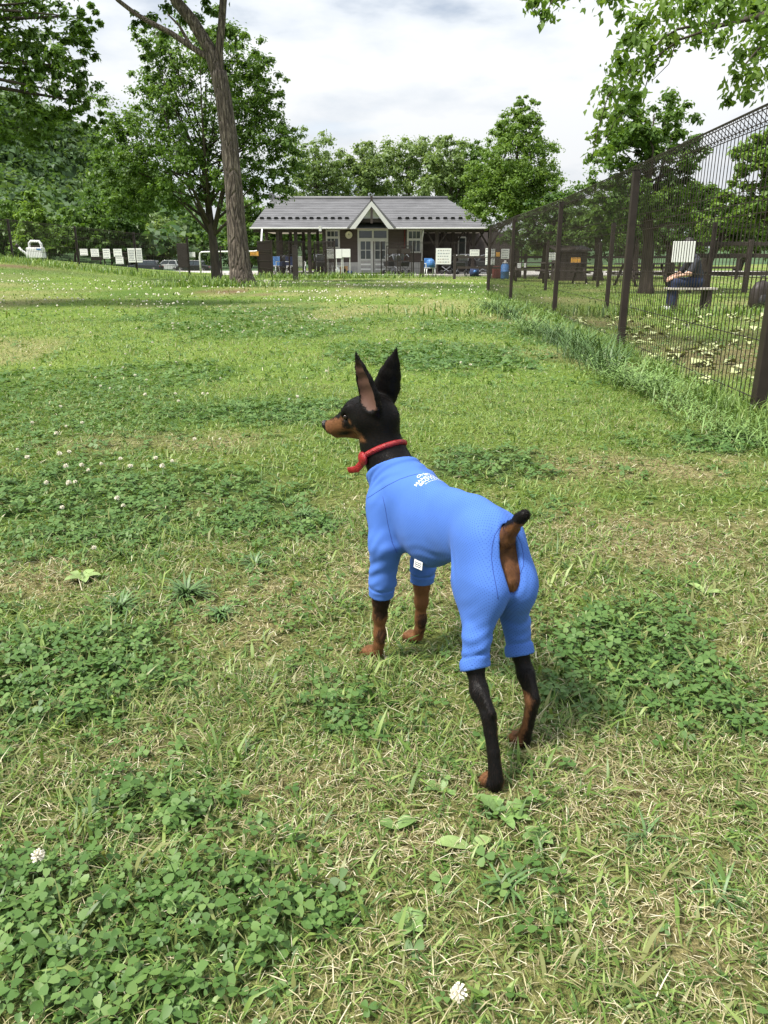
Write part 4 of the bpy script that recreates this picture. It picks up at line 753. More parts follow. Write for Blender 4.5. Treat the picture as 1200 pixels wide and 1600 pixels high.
def blob(prims, vox, m, name, root, k=.04, attrs=None):
    """one smooth body from tapered capsules (a, b, ra, rb)"""
    import openvdb as vdb
    A = np.array([[min(p[0][i], p[1][i]) - max(p[2], p[3]) for i in range(3)] for p in prims]).min(0) - .04; Bm = np.array([[max(p[0][i], p[1][i]) + max(p[2], p[3]) for i in range(3)] for p in prims]).max(0) + .04
    n = np.ceil((Bm - A) / vox).astype(int); X, Y, Z = np.meshgrid(*[A[i] + vox * np.arange(n[i]) for i in range(3)], indexing='ij'); D = np.full(n, 1.0, dtype=np.float32)
    for a, b, ra, rb in prims:
        a, b = np.array(a, float), np.array(b, float); d = b - a; h = np.clip(((X - a[0]) * d[0] + (Y - a[1]) * d[1] + (Z - a[2]) * d[2]) / (d @ d + 1e-9), 0, 1)
        q = np.sqrt((X - a[0] - h * d[0]) ** 2 + (Y - a[1] - h * d[1]) ** 2 + (Z - a[2] - h * d[2]) ** 2) - (ra + (rb - ra) * h); hh = np.maximum(k - np.abs(D - q), 0) / k; D = np.minimum(D, q) - hh * hh * k * .25
    gr = vdb.FloatGrid(1.0); gr.copyFromArray(np.ascontiguousarray(D.astype(np.float32))); p, q = gr.convertToQuads(isovalue=0.0); V = np.asarray(p) * vox + A
    return npmesh(name, V, np.asarray(q), m, root, None, True)
def hand(root, wrist, d, m, name='hand'):
    """palm with five bent fingers pointing along d"""
    d = Vector(d).normalized(); s = d.cross(Vector((0, 0, 1))).normalized(); u = s.cross(d); P = lambda a, b, c: tuple(Vector(wrist) + d * a + s * b + u * c); pr = [(P(0, 0, 0), P(.07, 0, -.005), .030, .034)]
    for b, l in ((-.030, .060), (-.011, .072), (.010, .068), (.029, .052)): pr += [(P(.075, b, -.004), P(.075 + l * .55, b * 1.1, -.012), .0105, .0095), (P(.075 + l * .55, b * 1.1, -.012), P(.075 + l * .85, b * 1.1, -.034), .0095, .0080)]
    pr += [(P(.02, -.030, -.004), P(.055, -.058, -.014), .0125, .0105), (P(.055, -.058, -.014), P(.085, -.060, -.026), .0105, .0085)]
    return blob(pr, .006, m, name, root, .012)
def seated(root, sc=1.0):
    """sits facing left, leaning forward, forearms over the knees"""
    root.scale = (sc, sc, sc)
    skin = mat('skin', (.52, .31, .22), .5); top = mat('dark_top', (.030, .032, .042), .85, var=.2, scale=20); jean = mat('blue_denim', (.012, .022, .060), .85, var=.3, scale=25); shoe = mat('pale_shoe', (.50, .52, .50), .6); hair = mat('dark_hair', (.015, .012, .010), .6)
    b = [((.02, 0, .60), (-.10, 0, .92), .125, .13), ((-.10, 0, .92), (-.145, 0, 1.06), .12, .060), ((-.145, 0, 1.06), (-.19, 0, 1.14), .055, .052)]
    hd = Vector((-.235, 0, 1.225)); b += [(tuple(hd), tuple(hd + Vector((.02, 0, .03))), .088, .092), (tuple(hd + Vector((-.05, 0, -.06))), tuple(hd + Vector((-.06, 0, -.05))), .048, .045), (tuple(hd + Vector((-.092, 0, -.022))), tuple(hd + Vector((-.106, 0, -.034))), .012, .015)]
    for s in (-1, 1):
        b += [((0, s * .09, .53), (-.42, s * .10, .53), .088, .066), ((-.42, s * .10, .53), (-.44, s * .11, .10), .060, .040), ((-.42, s * .11, .05), (-.58, s * .115, .035), .040, .034), ((-.10, s * .17, .93), (-.22, s * .23, .70), .055, .046), ((-.22, s * .23, .70), (-.45, s * .08, .64), .042, .030), (tuple(hd + Vector((.005, s * .088, -.01))), tuple(hd + Vector((.01, s * .094, .02))), .016, .016)]
    o = blob(b, .019, skin, 'body', root)
    blob([((.03, 0, .56), (-.10, 0, .92), .138, .142), ((-.10, 0, .92), (-.135, 0, 1.02), .125, .072)] + [p for s in (-1, 1) for p in (((-.10, s * .17, .93), (-.20, s * .22, .75), .066, .060),)], .014, top, 'shirt', root)
    blob([p for s in (-1, 1) for p in (((.03, s * .09, .54), (-.42, s * .10, .535), .100, .078), ((-.42, s * .10, .535), (-.44, s * .11, .12), .072, .056))], .014, jean, 'trousers', root)
    for s in (-1, 1): blob([((-.41, s * .11, .05), (-.60, s * .115, .040), .050, .040)], .010, shoe, 'shoe', root)
    blob([(tuple(hd + Vector((.02, 0, .04))), tuple(hd + Vector((.045, 0, .0))), .098, .094)], .012, hair, 'hair', root)
    for s in (-1, 1):
        mb = MB(); mb.lathe([(.001, -.010), (.008, -.006), (.010, 0), (.008, .006), (.001, .010)], hd + Vector((-.080, s * .033, .004)), 8); mb.build('eye', M['eye2'], root)
        hand(root, (-.45, s * .075, .64), (-.8, -s * .25, -.45), skin)
    mb = MB(); mb.bx(-.122 + hd.x + .03, -.112 + hd.x + .03, -.022, .022, hd.z - .068, hd.z - .060); mb.build('mouth', M['red'], root)
def car(u, Y, rz, col, lab, wagon=False):
    p = ground_at(u, Y); root = empty('parked_car', p, rz, lab, 'car'); paint = mat('car_paint', col, .25, spec=.6)
    side = [(-1.95, .32), (-2.0, .62), (-1.88, .86), (-1.62 if wagon else -1.25, .95), (-1.35 if wagon else -.95, 1.46), (.35, 1.48), (1.0, .98), (1.85, .82), (2.0, .60), (1.95, .32)]
    mb = MB(); mb.prism([(-.84, y, z) for y, z in side[:4]] + [(-.84, y, z) for y, z in side[6:]], (1.68, 0, 0)); mb.build('body', paint, root, bevel=.07)
    y0, y1, y2, y3 = side[3][0], side[4][0], .35, 1.0; vs = [(-.80, y0, .90), (-.66, y1, 1.47), (-.66, y2, 1.48), (-.80, y3, .92)]; n = 4; mb = MB(); mb._add(vs + [(-x, y, z) for x, y, z in vs], [(0, 1, 2, 3), (7, 6, 5, 4), (0, 4, 5, 1), (1, 5, 6, 2), (2, 6, 7, 3), (3, 7, 4, 0)]); mb.build('cabin', paint, root, bevel=.04)
    for s in (-1, 1):
        f = lambda y, z: (s * (.80 - .14 * (z - .9) / .57 + .006), y, z); L_ = lambda t, z: y0 + (y1 - y0) * (z - .9) / .57; Rr_ = lambda z: y3 + (y2 - y3) * (z - .92) / .56
        for a, b in ((.07, .48), (.52, .95)):
            q = [f(L_(0, z) + (Rr_(z) - L_(0, z)) * t, z) for t, z in ((a, .97), (b, .97), (min(b, .92), 1.38), (max(a, .09), 1.38))]; mb = MB(); mb.prism(q, (s * .008, 0, 0)); mb.build('window', M['glass'], root)
    for (ya, yb_, lab_) in ((y3, y2, 'windscreen'), (y0, y1, 'rear_window')):
        sg = 1 if ya > yb_ else -1; q = [(-.70, ya + (yb_ - ya) * .12 + sg * .01, .975), (.70, ya + (yb_ - ya) * .12 + sg * .01, .975), (.60, ya + (yb_ - ya) * .88 + sg * .01, 1.41), (-.60, ya + (yb_ - ya) * .88 + sg * .01, 1.41)]; mb = MB(); mb.prism(q, (0, sg * .008, .004)); mb.build(lab_, M['glass'], root)
    for s in (-1, 1):
        for y in (-1.25, 1.25):
            mb = MB(); mb.lathe([(.16, -.10), (.31, -.10), (.33, -.04), (.33, .04), (.31, .10), (.16, .10)], (s * .78, y, .33), 18, M=Matrix.Rotation(R(90), 3, 'Y')); w = mb.build('wheel', M['black'], root); mb = MB(); mb.lathe([(.001, -.09), (.19, -.09), (.2, 0), (.19, .09), (.001, .09)], (s * .79, y, .33), 14, M=Matrix.Rotation(R(90), 3, 'Y')); mb.build('rim', M['plinth'], w)
        mb = MB(); mb.box((s * .62, 1.93, .68), (.30, .12, .14)); mb.build('headlight', M['white_plastic'], root, bevel=.03); mb = MB(); mb.box((s * .66, -1.95, .74), (.24, .10, .16)); mb.build('tail_light', M['red'], root, bevel=.03)
M['eye2'] = mat('dark_eye', (.02, .015, .012), .1)
props()
# ================================================================== the dog
def build_dog():
    import openvdb as vdb
    VOX = 0.0025
    lo = np.array([-0.33, -0.13, -0.008]); hi = np.array([0.42, 0.19, 0.70])
    n = np.ceil((hi - lo) / VOX).astype(int)
    ax = [lo[i] + VOX * np.arange(n[i], dtype=np.float32) for i in range(3)]
    def block(bmin, bmax, pad):
        sl = []
        for i in range(3):
            a = int(np.clip((bmin[i] - pad - lo[i]) / VOX, 0, n[i])); b = int(np.clip((bmax[i] + pad - lo[i]) / VOX + 1, 0, n[i])); sl.append(slice(a, max(a, b)))
        X = ax[0][sl[0]][:, None, None].astype(np.float32); Y = ax[1][sl[1]][None, :, None].astype(np.float32); Z = ax[2][sl[2]][None, None, :].astype(np.float32)
        return tuple(sl), X, Y, Z
    FAR = 0.05
    def new(): return np.full(n, FAR, dtype=np.float32)
    def smin(D, sl, d, k):
        o = D[sl]
        if k <= 0: D[sl] = np.minimum(o, d); return
        h = np.maximum(k - np.abs(o - d), 0) / k
        D[sl] = np.minimum(o, d) - h * h * k * 0.25
    def capd(X, Y, Z, a, b, ra, rb, s):
        ay, by = a[1] / s, b[1] / s
        bx_, by_, bz_ = b[0] - a[0], by - ay, b[2] - a[2]
        L2 = bx_ * bx_ + by_ * by_ + bz_ * bz_ + 1e-12
        px, py, pz = X - a[0], Y / s - ay, Z - a[2]
        h = np.clip((px * bx_ + py * by_ + pz * bz_) / L2, 0, 1)
        return np.sqrt((px - h * bx_) ** 2 + (py - h * by_) ** 2 + (pz - h * bz_) ** 2) - (ra + (rb - ra) * h)
    def cap(D, a, b, ra, rb, k=0.015, s=1.0):
        m = max(ra, rb)
        bmin = [min(a[i], b[i]) - m for i in range(3)]; bmax = [max(a[i], b[i]) + m for i in range(3)]
        sl, X, Y, Z = block(bmin, bmax, 0.05)
        smin(D, sl, capd(X, Y, Z, a, b, ra, rb, s), k)
    def chain(D, pts, k=0.015, s=1.0):
        for p, q in zip(pts[:-1], pts[1:]): cap(D, p[:3], q[:3], p[3], q[3], k, s)
    def sub(D, a, b, ra, rb, k=0.006):
        m = max(ra, rb)
        sl, X, Y, Z = block([min(a[i], b[i]) - m for i in range(3)], [max(a[i], b[i]) + m for i in range(3)], 0.02)
        d = -capd(X, Y, Z, a, b, ra, rb, 1.0); o = D[sl]
        h = np.maximum(k - np.abs(o - d), 0) / k
        D[sl] = np.maximum(o, d) + h * h * k * 0.25
    def ell(D, c, rad, Rm, k=0.01, subtract=False):
        m = max(rad)
        sl, X, Y, Z = block([c[i] - m for i in range(3)], [c[i] + m for i in range(3)], 0.03)
        px, py, pz = X - c[0], Y - c[1], Z - c[2]
        q = [Rm[0][i] * px + Rm[1][i] * py + Rm[2][i] * pz for i in range(3)]
        k0 = np.sqrt(sum((q[i] / rad[i]) ** 2 for i in range(3))); k1 = np.sqrt(sum((q[i] / rad[i] ** 2) ** 2 for i in range(3))) + 1e-6
        d = k0 * (k0 - 1) / k1
        if subtract:
            o = D[sl]; d = -d; h = np.maximum(k - np.abs(o - d), 0) / k; D[sl] = np.maximum(o, d) + h * h * k * 0.25
        else: smin(D, sl, d, k)
    # ---- trunk, neck, limbs (x forward, y to the dog's left, z up)
    B = new()
    chain(B, [(.222, 0, .358, .064), (.170, 0, .364, .081), (.085, 0, .361, .080), (-.02, 0, .386, .058), (-.09, 0, .402, .050), (-.140, 0, .403, .053)], .03, .60)
    chain(B, [(.178, .003, .382, .052), (.232, .012, .426, .0445), (.260, .026, .478, .0385), (.272, .038, .530, .0365)], .035, .95)
    for sd in (1, -1):
        cap(B, (.165, sd * .026, .405), (.212, sd * .036, .350), .028, .034, .03)
        fx = 0 if sd > 0 else .034
        chain(B, [(.200, sd * .040, .370, .039), (.178 + fx * .6, sd * .052, .29, .0295), (.186 + fx, sd * .057, .205, .0205), (.193 + fx, sd * .058, .155, .0155), (.197 + fx * .9, sd * .058, .118, .0128), (.200 + fx * .9, sd * .058, .085, .0112)], .018)
        chain(B, [(.200 + fx * .9, sd * .058, .085, .0112), (.1985 + fx * .9, sd * .058, .072, .0130), (.203 + fx * .9, sd * .058, .046, .0110), (.212 + fx * .9, sd * .058, .024, .0135)], .008)
        cap(B, (.190 + fx * .9, sd * .058, .066), (.188 + fx * .9, sd * .058, .060), .0065, .0060, .006)
        for t, (dy, dx) in enumerate(((-.0130, .030), (-.0045, .040), (.0050, .040), (.0140, .030))):
            cap(B, (.214 + fx * .9, sd * .058 + dy * .6 + .004, .021), (.210 + fx * .9 + dx * .72, sd * .058 + dy + .008, .019), .0085, .0078, .004)
            cap(B, (.210 + fx * .9 + dx * .72, sd * .058 + dy + .008, .019), (.214 + fx * .9 + dx, sd * .058 + dy * 1.1 + .010, .0085), .0078, .0055, .002)
    # hind legs: the left one stretched further back
    def hind(sd, cuff, low, hock, meta, paw):
        y = sd * .056
        chain(B, [(-.112, sd * .020, .388, .046), (-.142, sd * .030, .320, .045), (cuff[0] + .016, sd * .046, .245, .020)], .018, .62)
        chain(B, [(-.145, sd * .024, .395, .047), (-.176, sd * .029, .330, .046), (cuff[0] + .008, sd * .045, .245, .020)], .018, .62)
        chain(B, [(cuff[0] + .006, sd * .048, .245, .0165), (cuff[0], sd * .053, cuff[1], .0130), (low[0], y, low[1], .0122), (hock[0] + .006, y, hock[1], .0115)], .02)
        chain(B, [(low[0] - .014, y, low[1] + .008, .0070), (hock[0] - .007, y, hock[1] + .010, .0078)], .008)
        chain(B, [(hock[0], y, hock[1], .0138), (hock[0] + (meta[0] - hock[0]) * .35, y, hock[1] + (meta[1] - hock[1]) * .4, .0115), (meta[0], y, meta[1], .0108), (paw[0], y, .028, .0128)], .003)
        for dy, dx in ((-.0130, .024), (-.0045, .033), (.0045, .033), (.0130, .024)):
            cap(B, (paw[0], y + dy * .6, .021), (paw[0] + dx * .7, y + dy, .018), .0085, .0076, .004)
            cap(B, (paw[0] + dx * .7, y + dy, .018), (paw[0] + dx, y + dy * 1.1, .0085), .0076, .0055, .002)
        cap(B, (paw[0] + .002, y, .014), (paw[0] + .012, y, .010), .0120, .0105, .006)
    hind(1, (-.194, .195), (-.216, .160), (-.250, .131), (-.269, .074), (-.281, .02))
    hind(-1, (-.172, .188), (-.190, .153), (-.216, .113), (-.207, .058), (-.197, .02))
    S = B.copy()                                                             # the clothed volume: no head, no tail
    for sd in (1, -1):
        fx = 0 if sd > 0 else .034
        chain(S, [(.184 + fx, sd * .056, .24, .0195), (.188 + fx, sd * .057, .205, .0155), (.193 + fx, sd * .058, .150, .0130)], .012)
        c0 = (-.194, .195) if sd > 0 else (-.172, .188)
        chain(S, [(c0[0] + .008, sd * .047, .250, .0150), (c0[0], sd * .052, c0[1], .0128), (c0[0] - .012, sd * .054, c0[1] - .02, .0122)], .012)
    chain(B, [(-.176, 0, .378, .0165), (-.198, 0, .358, .0145), (-.208, 0, .347, .0100), (-.214, -.002, .336, .0040)], .010)          # soft fur below the tail
    chain(B, [(-.165, 0, .406, .018), (-.190, 0, .419, .0128), (-.203, -.001, .440, .0108), (-.222, -.002, .461, .0088), (-.233, -.003, .471, .0098)], .010)
    # ---- head
    yaw, pit, rol = R(41), R(-15), R(-5)
    hf = Vector((math.cos(yaw) * math.cos(pit), math.sin(yaw) * math.cos(pit), math.sin(pit)))
    hl = Vector((-math.sin(yaw), math.cos(yaw), 0)); hu = hf.cross(hl)
    hl2 = hl * math.cos(rol) + hu * math.sin(rol); hu = hf.cross(hl2); hl = hl2
    C0 = Vector((.272, .045, .558))
    def hp(f, l, u): return C0 + hf * f + hl * l + hu * u
    Rm = [[hf[i], hl[i], hu[i]] for i in range(3)]
    def hcap(a, b, ra, rb, k=.012): cap(B, hp(*a), hp(*b), ra, rb, k)
    hcap((-.022, 0, -.022), (-.005, 0, -.016), .033, .031, .03)
    ell(B, hp(.006, 0, 0), (.045, .0360, .033), Rm, .02)
    ell(B, hp(.036, 0, .007), (.026, .028, .021), Rm, .012)
    for sd in (1, -1):
        ell(B, hp(.010, sd * .020, -.022), (.034, .018, .022), Rm, .015)
        hcap((.040, sd * .018, .014), (.054, sd * .0195, .009), .0090, .0065, .008)
        cap(B, hp(.052, sd * .0095, -.022), hp(.104, sd * .0065, -.0245), .0135, .0085, .008)
    chain(B, [(*hp(.036, 0, -.012), .0265), (*hp(.066, 0, -.016), .0205), (*hp(.108, 0, -.018), .0122)], .014)
    chain(B, [(*hp(.000, 0, -.038), .020), (*hp(.050, 0, -.040), .0140), (*hp(.098, 0, -.0375), .0085)], .010)
    hcap((.113, 0, -.0135), (.118, 0, -.0145), .0085, .0078, .004)
    # ears: tall cropped shells
    def ear(sd, lean_l, lean_f, turn):
        base = Vector((-.022, sd * .033, .016)); tip = base + Vector((lean_f, sd * lean_l, .106))
        up = (tip - base).normalized(); of = Vector((math.cos(turn), sd * math.sin(turn), 0)); of = (of - up * of.dot(up)).normalized(); sidev = up.cross(of)
        G = lambda t, o, w: hp(*(base + up * t + of * o + sidev * w))
        E_ = new()
        m = [(0.000, .0270, .020), (.022, .0275, .020), (.048, .0235, .014), (.074, .0155, .0085), (.108, .0030, .0028)]
        Rl = [[(hf * v[0] + hl * v[1] + hu * v[2]) for v in (of, sidev, up)][j] for j in range(3)]
        Re = [[Rl[j][i] for j in range(3)] for i in range(3)]
        def flatcap(Dst, a, b, ra, rb, fl, subtract, k):
            m_ = max(ra, rb); pa, pb = G(*a), G(*b)
            sl, X, Y, Z = block([min(pa[i], pb[i]) - m_ for i in range(3)], [max(pa[i], pb[i]) + m_ for i in range(3)], .03)
            o0 = G(0, 0, 0)
            px, py, pz = X - o0[0], Y - o0[1], Z - o0[2]
            qo = (Re[0][0] * px + Re[1][0] * py + Re[2][0] * pz) / fl
            qs = Re[0][1] * px + Re[1][1] * py + Re[2][1] * pz; qu = Re[0][2] * px + Re[1][2] * py + Re[2][2] * pz
            d = capd(qo, qs, qu, (a[1] / fl, a[2], a[0]), (b[1] / fl, b[2], b[0]), ra, rb, 1.0) * min(1, fl ** .5)
            if subtract:
                d = -d; o = Dst[sl]; h = np.maximum(k - np.abs(o - d), 0) / k; Dst[sl] = np.maximum(o, d) + h * h * k * .25
            else: smin(Dst, sl, d, k)
        for i in range(len(m) - 1):
            a, b = m[i], m[i + 1]
            flatcap(E_, (a[0], 0, 0), (b[0], 0, 0), a[1], b[1], .55, False, .004)
        for i in range(len(m) - 1):
            a, b = m[i], m[i + 1]
            flatcap(E_, (a[0] + .006, .0085 + .002 * (1 - i / 4), 0), (b[0] + .002, .0075 * (1 - i / 5), 0), max(a[1] - .0038, .001), max(b[1] - .0034, .0008), .62, True, .003)
        pts = [G(0, 0, 0), G(.11, 0, 0)]
        sl, X, Y, Z = block([min(p[i] for p in pts) - .03 for i in range(3)], [max(p[i] for p in pts) + .03 for i in range(3)], .01)
        o = B[sl]; d = E_[sl]; k = .010; h = np.maximum(k - np.abs(o - d), 0) / k
        B[sl] = np.minimum(o, d) - h * h * k * .25
        sub(B, G(.016, .016, 0), G(.034, .016, 0), .0085, .009, .006)
        return G
    GL = ear(1, .010, -.002, R(62)); GR = ear(-1, -.014, -.072, R(66))
    for sd in (1, -1): sub(B, hp(.0525, sd * .0265, -.0015), hp(.0535, sd * .031, -.002), .0075, .0075, .004)
    def to_mesh(D):
        g = vdb.FloatGrid(FAR); g.copyFromArray(np.ascontiguousarray(D)); p, q = g.convertToQuads(isovalue=0.0)
        V = np.asarray(p, dtype=np.float64) * VOX + lo; F = np.asarray(q)
        return V, F
    def relax(V, F, it=3, lam=.5):
        e = np.concatenate([F[:, [0, 1]], F[:, [1, 2]], F[:, [2, 3]], F[:, [3, 0]]]); cnt = np.bincount(e[:, 0], minlength=len(V)) + np.bincount(e[:, 1], minlength=len(V))
        for _ in range(it):
            A = np.stack([np.bincount(e[:, 0], V[e[:, 1], i], len(V)) + np.bincount(e[:, 1], V[e[:, 0], i], len(V)) for i in range(3)], 1) / np.maximum(cnt, 1)[:, None]
            V = V + lam * (A - V)
        return V
    # ---- pigment of the coat
    V, F = to_mesh(B); V = relax(V, F, 3)
    H = (V - np.array(C0)) @ np.array([[hf[i], hl[i], hu[i]] for i in range(3)])
    nz = (fbm(V[:, 0] * 90 + 7, V[:, 1] * 90 + V[:, 2] * 130, 5, 3) - .5) + 1.2 * (fbm(V[:, 0] * 420 + 7, V[:, 1] * 420 + V[:, 2] * 260, 6, 2) - .5)
    x, y, z = V.T
    tan = np.zeros(len(V))
    head = (z > .47) & (np.linalg.norm(H, axis=1) < .16)
    f_, l_, u_ = H.T
    muz = sstep((f_ - .050 + u_ * .45 + nz * .012) / .010) * (u_ < -.001 + nz * .008)
    muz = muz * (1 - sstep((u_ + .010 - .10 * (f_ - .05) - .004) / .006) * sstep((f_ - .02) / .02) * (np.abs(l_) < .011))
    cheek = sstep((-.022 - u_ + nz * .01) / .008) * sstep((f_ - .022 - (u_ + .03) * .5 + nz * .01) / .010) * sstep((u_ + .062) / .008)
    spot = sstep(1 - np.hypot((f_ - .040) / .006, (u_ + .012) / .009)) * (np.abs(l_) > .02)
    lip = sstep(1 - np.hypot((f_ - .068) / .030, (u_ + .036) / .008) * .9) * (np.abs(l_) > .004) * 1.0
    t_head = np.clip(np.maximum(np.maximum(muz, cheek), spot) - lip * 1.3, 0, 1) * (f_ < .112)
    tan = np.where(head & (u_ < .03), t_head, tan)
    def inear(G, amt):
        b = np.array(G(0, 0, 0)); u = np.array(G(.1, 0, 0)) - b; u /= np.linalg.norm(u); o = np.array(G(0, .1, 0)) - b; o /= np.linalg.norm(o)
        q = V - b; t = q @ u; oo = q @ o; ww = np.linalg.norm(q - np.outer(t, u) - np.outer(oo, o), axis=1)
        wid = np.interp(t, [0, .022, .048, .074, .108], [.027, .0275, .0235, .0155, .003])
        return amt * (t > -.012) * (t < .095) * (ww < wid * .84) * sstep((oo + .010) / .003) * (oo < np.interp(t, [0, .05, .1], [.010, .006, .003])) * sstep((.098 - t) / .03)
    pink = inear(GL, 1.0)
    low = z < .215
    front, hindm = low & (x > 0), low & (x < 0)
    # fore legs tan with a dark stripe down the outer/back edge; toes tan
    back = sstep((.192 + .034 * (y < 0) - x + nz * .012) / .010)
    tf = np.clip(1 - .85 * back * (z < .09) - .9 * sstep((z - .105 + nz * .03) / .02) * sstep((.006 - (x - (.197 + .031 * (y < 0))) - nz * .02) / .012) * (y > 0), 0, 1)
    tan = np.where(front, tf, tan)
    inner = sstep((.056 - np.abs(y) + nz * .006 - .006) / .006) * .8
    legx = np.where(y > 0, np.interp(z, [.02, .074, .131, .19], [-.281, -.268, -.248, -.195]), np.interp(z, [.02, .058, .113, .19], [-.197, -.207, -.216, -.173]))
    fr = sstep((x - legx - .003 + nz * .01) / .008) * (z < .12)
    th = np.clip(np.maximum(inner * (z < .13) * .9, fr * .9), 0, 1); th = np.maximum(th, sstep((x - legx - .012 + nz * .008) / .006) * (z < .035))
    tan = np.where(hindm, th, tan)
    rear = (x < -.16) & (np.abs(y) < .03) & (z > .24)
    tailm = (z > .437 + nz * .008)
    tl = np.where(z > .456, sstep((.014 - (x + .236) * .4 - np.abs(z - .470)) / .003) * 0, sstep((.006 + nz * .006 - ((z - .437) * .78 + (x + .203) * .62)) / .006))
    tan = np.where(rear, np.where(tailm, tl, .72 - .35 * sstep(1 - np.hypot((z - .398) / .014, y / .012)) - .25 * sstep((np.abs(y) - .008) / .006) + nz * .35), tan)
    o_root = empty('dog', (0.1245, 1.3628, float(gz(.1245, 1.3628)) - .002), math.atan2(.9137, -.4065),
                   'slim black and tan dog in a blue body suit looking away to the left', 'dog')
    body = npmesh('body', V, F, M['coat'], o_root, {'tan': tan, 'pink': pink}, True)
    # ---- short coat: fine hairs lying along the body where the suit leaves it bare
    body_tan, body_pink = tan, pink
    # ---- eyes, nose leather, claws
    for sd in (1, -1):
        e = MB(); c = hp(.0505, sd * .0228, -.0020)
        e.lathe([(.0001, -.0062), (.0034, -.0052), (.0056, -.0026), (.0062, 0), (.0056, .0026), (.0034, .0052), (.0001, .0062)], c, 12); e.build('eye', M['eye'], o_root)
    e = MB(); c = hp(.1185, 0, -.0125); rm = Matrix(((hl[0], hu[0], hf[0]), (hl[1], hu[1], hf[1]), (hl[2], hu[2], hf[2])))
    e.lathe([(.0001, -.006), (.0082, -.005), (.0098, 0), (.0085, .004), (.005, .0062), (.0001, .0068)], c, 14, M=rm); e.build('nose', M['nose'], o_root)
    for px, py, sgn in ((.212, .066, 1), (.2426, -.050, -1), (-.281, .057, 0), (-.197, -.057, 0)):
        cm = MB()
        offs = ((-.016, .030), (-.0055, .040), (.0065, .040), (.017, .030)) if px > 0 else ((-.0155, .024), (-.0055, .033), (.0055, .033), (.0155, .024))
        for dy, dx in offs:
            cm.tube([(px + dx + .003, py + dy, .0105), (px + dx + .009, py + dy * 1.05, .0075), (px + dx + .0125, py + dy * 1.08, .001)], [.0030, .0024, .0008], 6)
        cm.build('claws', M['nose'], o_root)
    # ---- suit
    Xg = ax[0][:, None, None]; Yg = ax[1][None, :, None]; Zg = ax[2][None, None, :]
    T = S - .0048
    nk = np.array((.61, 0, .79)); p0 = np.array((.180, 0, .478))
    neck = ((Xg - p0[0]) * nk[0] + (Zg - p0[2]) * nk[2]).astype(np.float32) + 0 * Yg
    # soft gathers of the turtle neck
    wr = np.where(neck > -.060, np.sin(neck * 330 + Yg * 38 + 9 * np.sin(Xg * 26)) * .0013, 0) * np.clip((neck + .060) / .02, 0, 1) * np.clip((-.004 - neck) / .008, 0, 1)
    T -= wr.astype(np.float32)
    T -= (.0016 * np.exp(-((neck + .006) / .006) ** 2)).astype(np.float32)
    T = np.maximum(T, neck)
    def cuff(D, mask, p, d, slack=.0020):
        d = np.array(d); d = d / np.linalg.norm(d)
        s = ((Xg - p[0]) * d[0] + (Zg - p[1]) * d[1]).astype(np.float32) + 0 * Yg
        band = slack * np.clip((.021 - s) / .002, 0, 1) - .0011 * np.exp(-((s - .0225) / .0016) ** 2) + .0009 * np.exp(-((s - .030) / .004) ** 2) * (1 + np.sin(Yg * 160 + Xg * 90))
        return np.where(mask, np.maximum(D - band.astype(np.float32), -s), D)
    lowm = Zg < .265
    T = cuff(T, lowm & (Xg > .05) & (Yg > 0), (.193, .168), (-.10, 1))
    T = cuff(T, lowm & (Xg > .05) & (Yg <= 0), (.227, .166), (0, 1))
    T = cuff(T, lowm & (Xg < .05) & (Yg > 0), (-.199, .192), (.50, .86))
    T = cuff(T, lowm & (Xg < .05) & (Yg <= 0), (-.177, .184), (.45, .89))
    # opening at the rear
    sl, X, Y, Z = block([-.30, -.04, .30], [-.15, .04, .46], 0)
    hole = np.sqrt((Y / .0178) ** 2 + ((Z - .386) / .0545) ** 2) - 1
    hole = np.maximum(hole * .018, X + .135)
    rim = .0016 * np.exp(-((hole - .0035) / .0028) ** 2)
    T[sl] = np.maximum(T[sl] - rim, -hole)
    # folds: inside of the elbow, the flank and the stifle
    fold = .0011 * np.sin(210 * (Zg * .8 + Xg * .5)) * np.exp(-(((Xg - .165) / .035) ** 2 + ((Zg - .245) / .045) ** 2)) + .0008 * np.sin(190 * (Zg * .6 - Xg * .9)) * np.exp(-(((Xg + .105) / .03) ** 2 + ((Zg - .335) / .03) ** 2))
    T -= (fold * np.ones_like(Yg)).astype(np.float32)
    # wrinkles of the jersey: elbow, armpit, belly edge, behind the knee
    for (cx, cz, sx_, sz_, kx, ky, kz, ph, am) in ((.185, .235, .03, .05, 60, 70, 230, 0, .0013), (.215, .225, .03, .045, -40, 60, 250, 1, .0011), (.150, .300, .03, .03, 190, 30, 120, 2, .0012), (.02, .318, .07, .022, 60, 20, 240, .5, .0010), (-.10, .345, .035, .03, -210, 40, 150, 1.2, .0012), (-.20, .245, .03, .035, 60, 50, 260, .3, .0011), (-.175, .300, .03, .03, 150, 40, 190, 2.2, .0008), (.20, .400, .04, .03, 120, 60, 160, .8, .0008)):
        sl, X, Y, Z = block([cx - 2.4 * sx_, -.13, cz - 2.4 * sz_], [cx + 2.4 * sx_, .13, cz + 2.4 * sz_], 0)
        T[sl] -= (am * np.sin(kx * X + ky * Y + kz * Z + ph + 1.5 * np.sin(45 * X + 60 * Y)) * np.exp(-(((X - cx) / sx_) ** 2 + ((Z - cz) / sz_) ** 2))).astype(np.float32)
    V2, F2 = to_mesh(T); V2 = relax(V2, F2, 2)
    perf = sstep((.10 - V2[:, 0]) / .03)
    gi = np.clip(np.round((V - lo) / VOX).astype(int), 0, np.array(n) - 1); bare = T[gi[:, 0], gi[:, 1], gi[:, 2]] > .0005
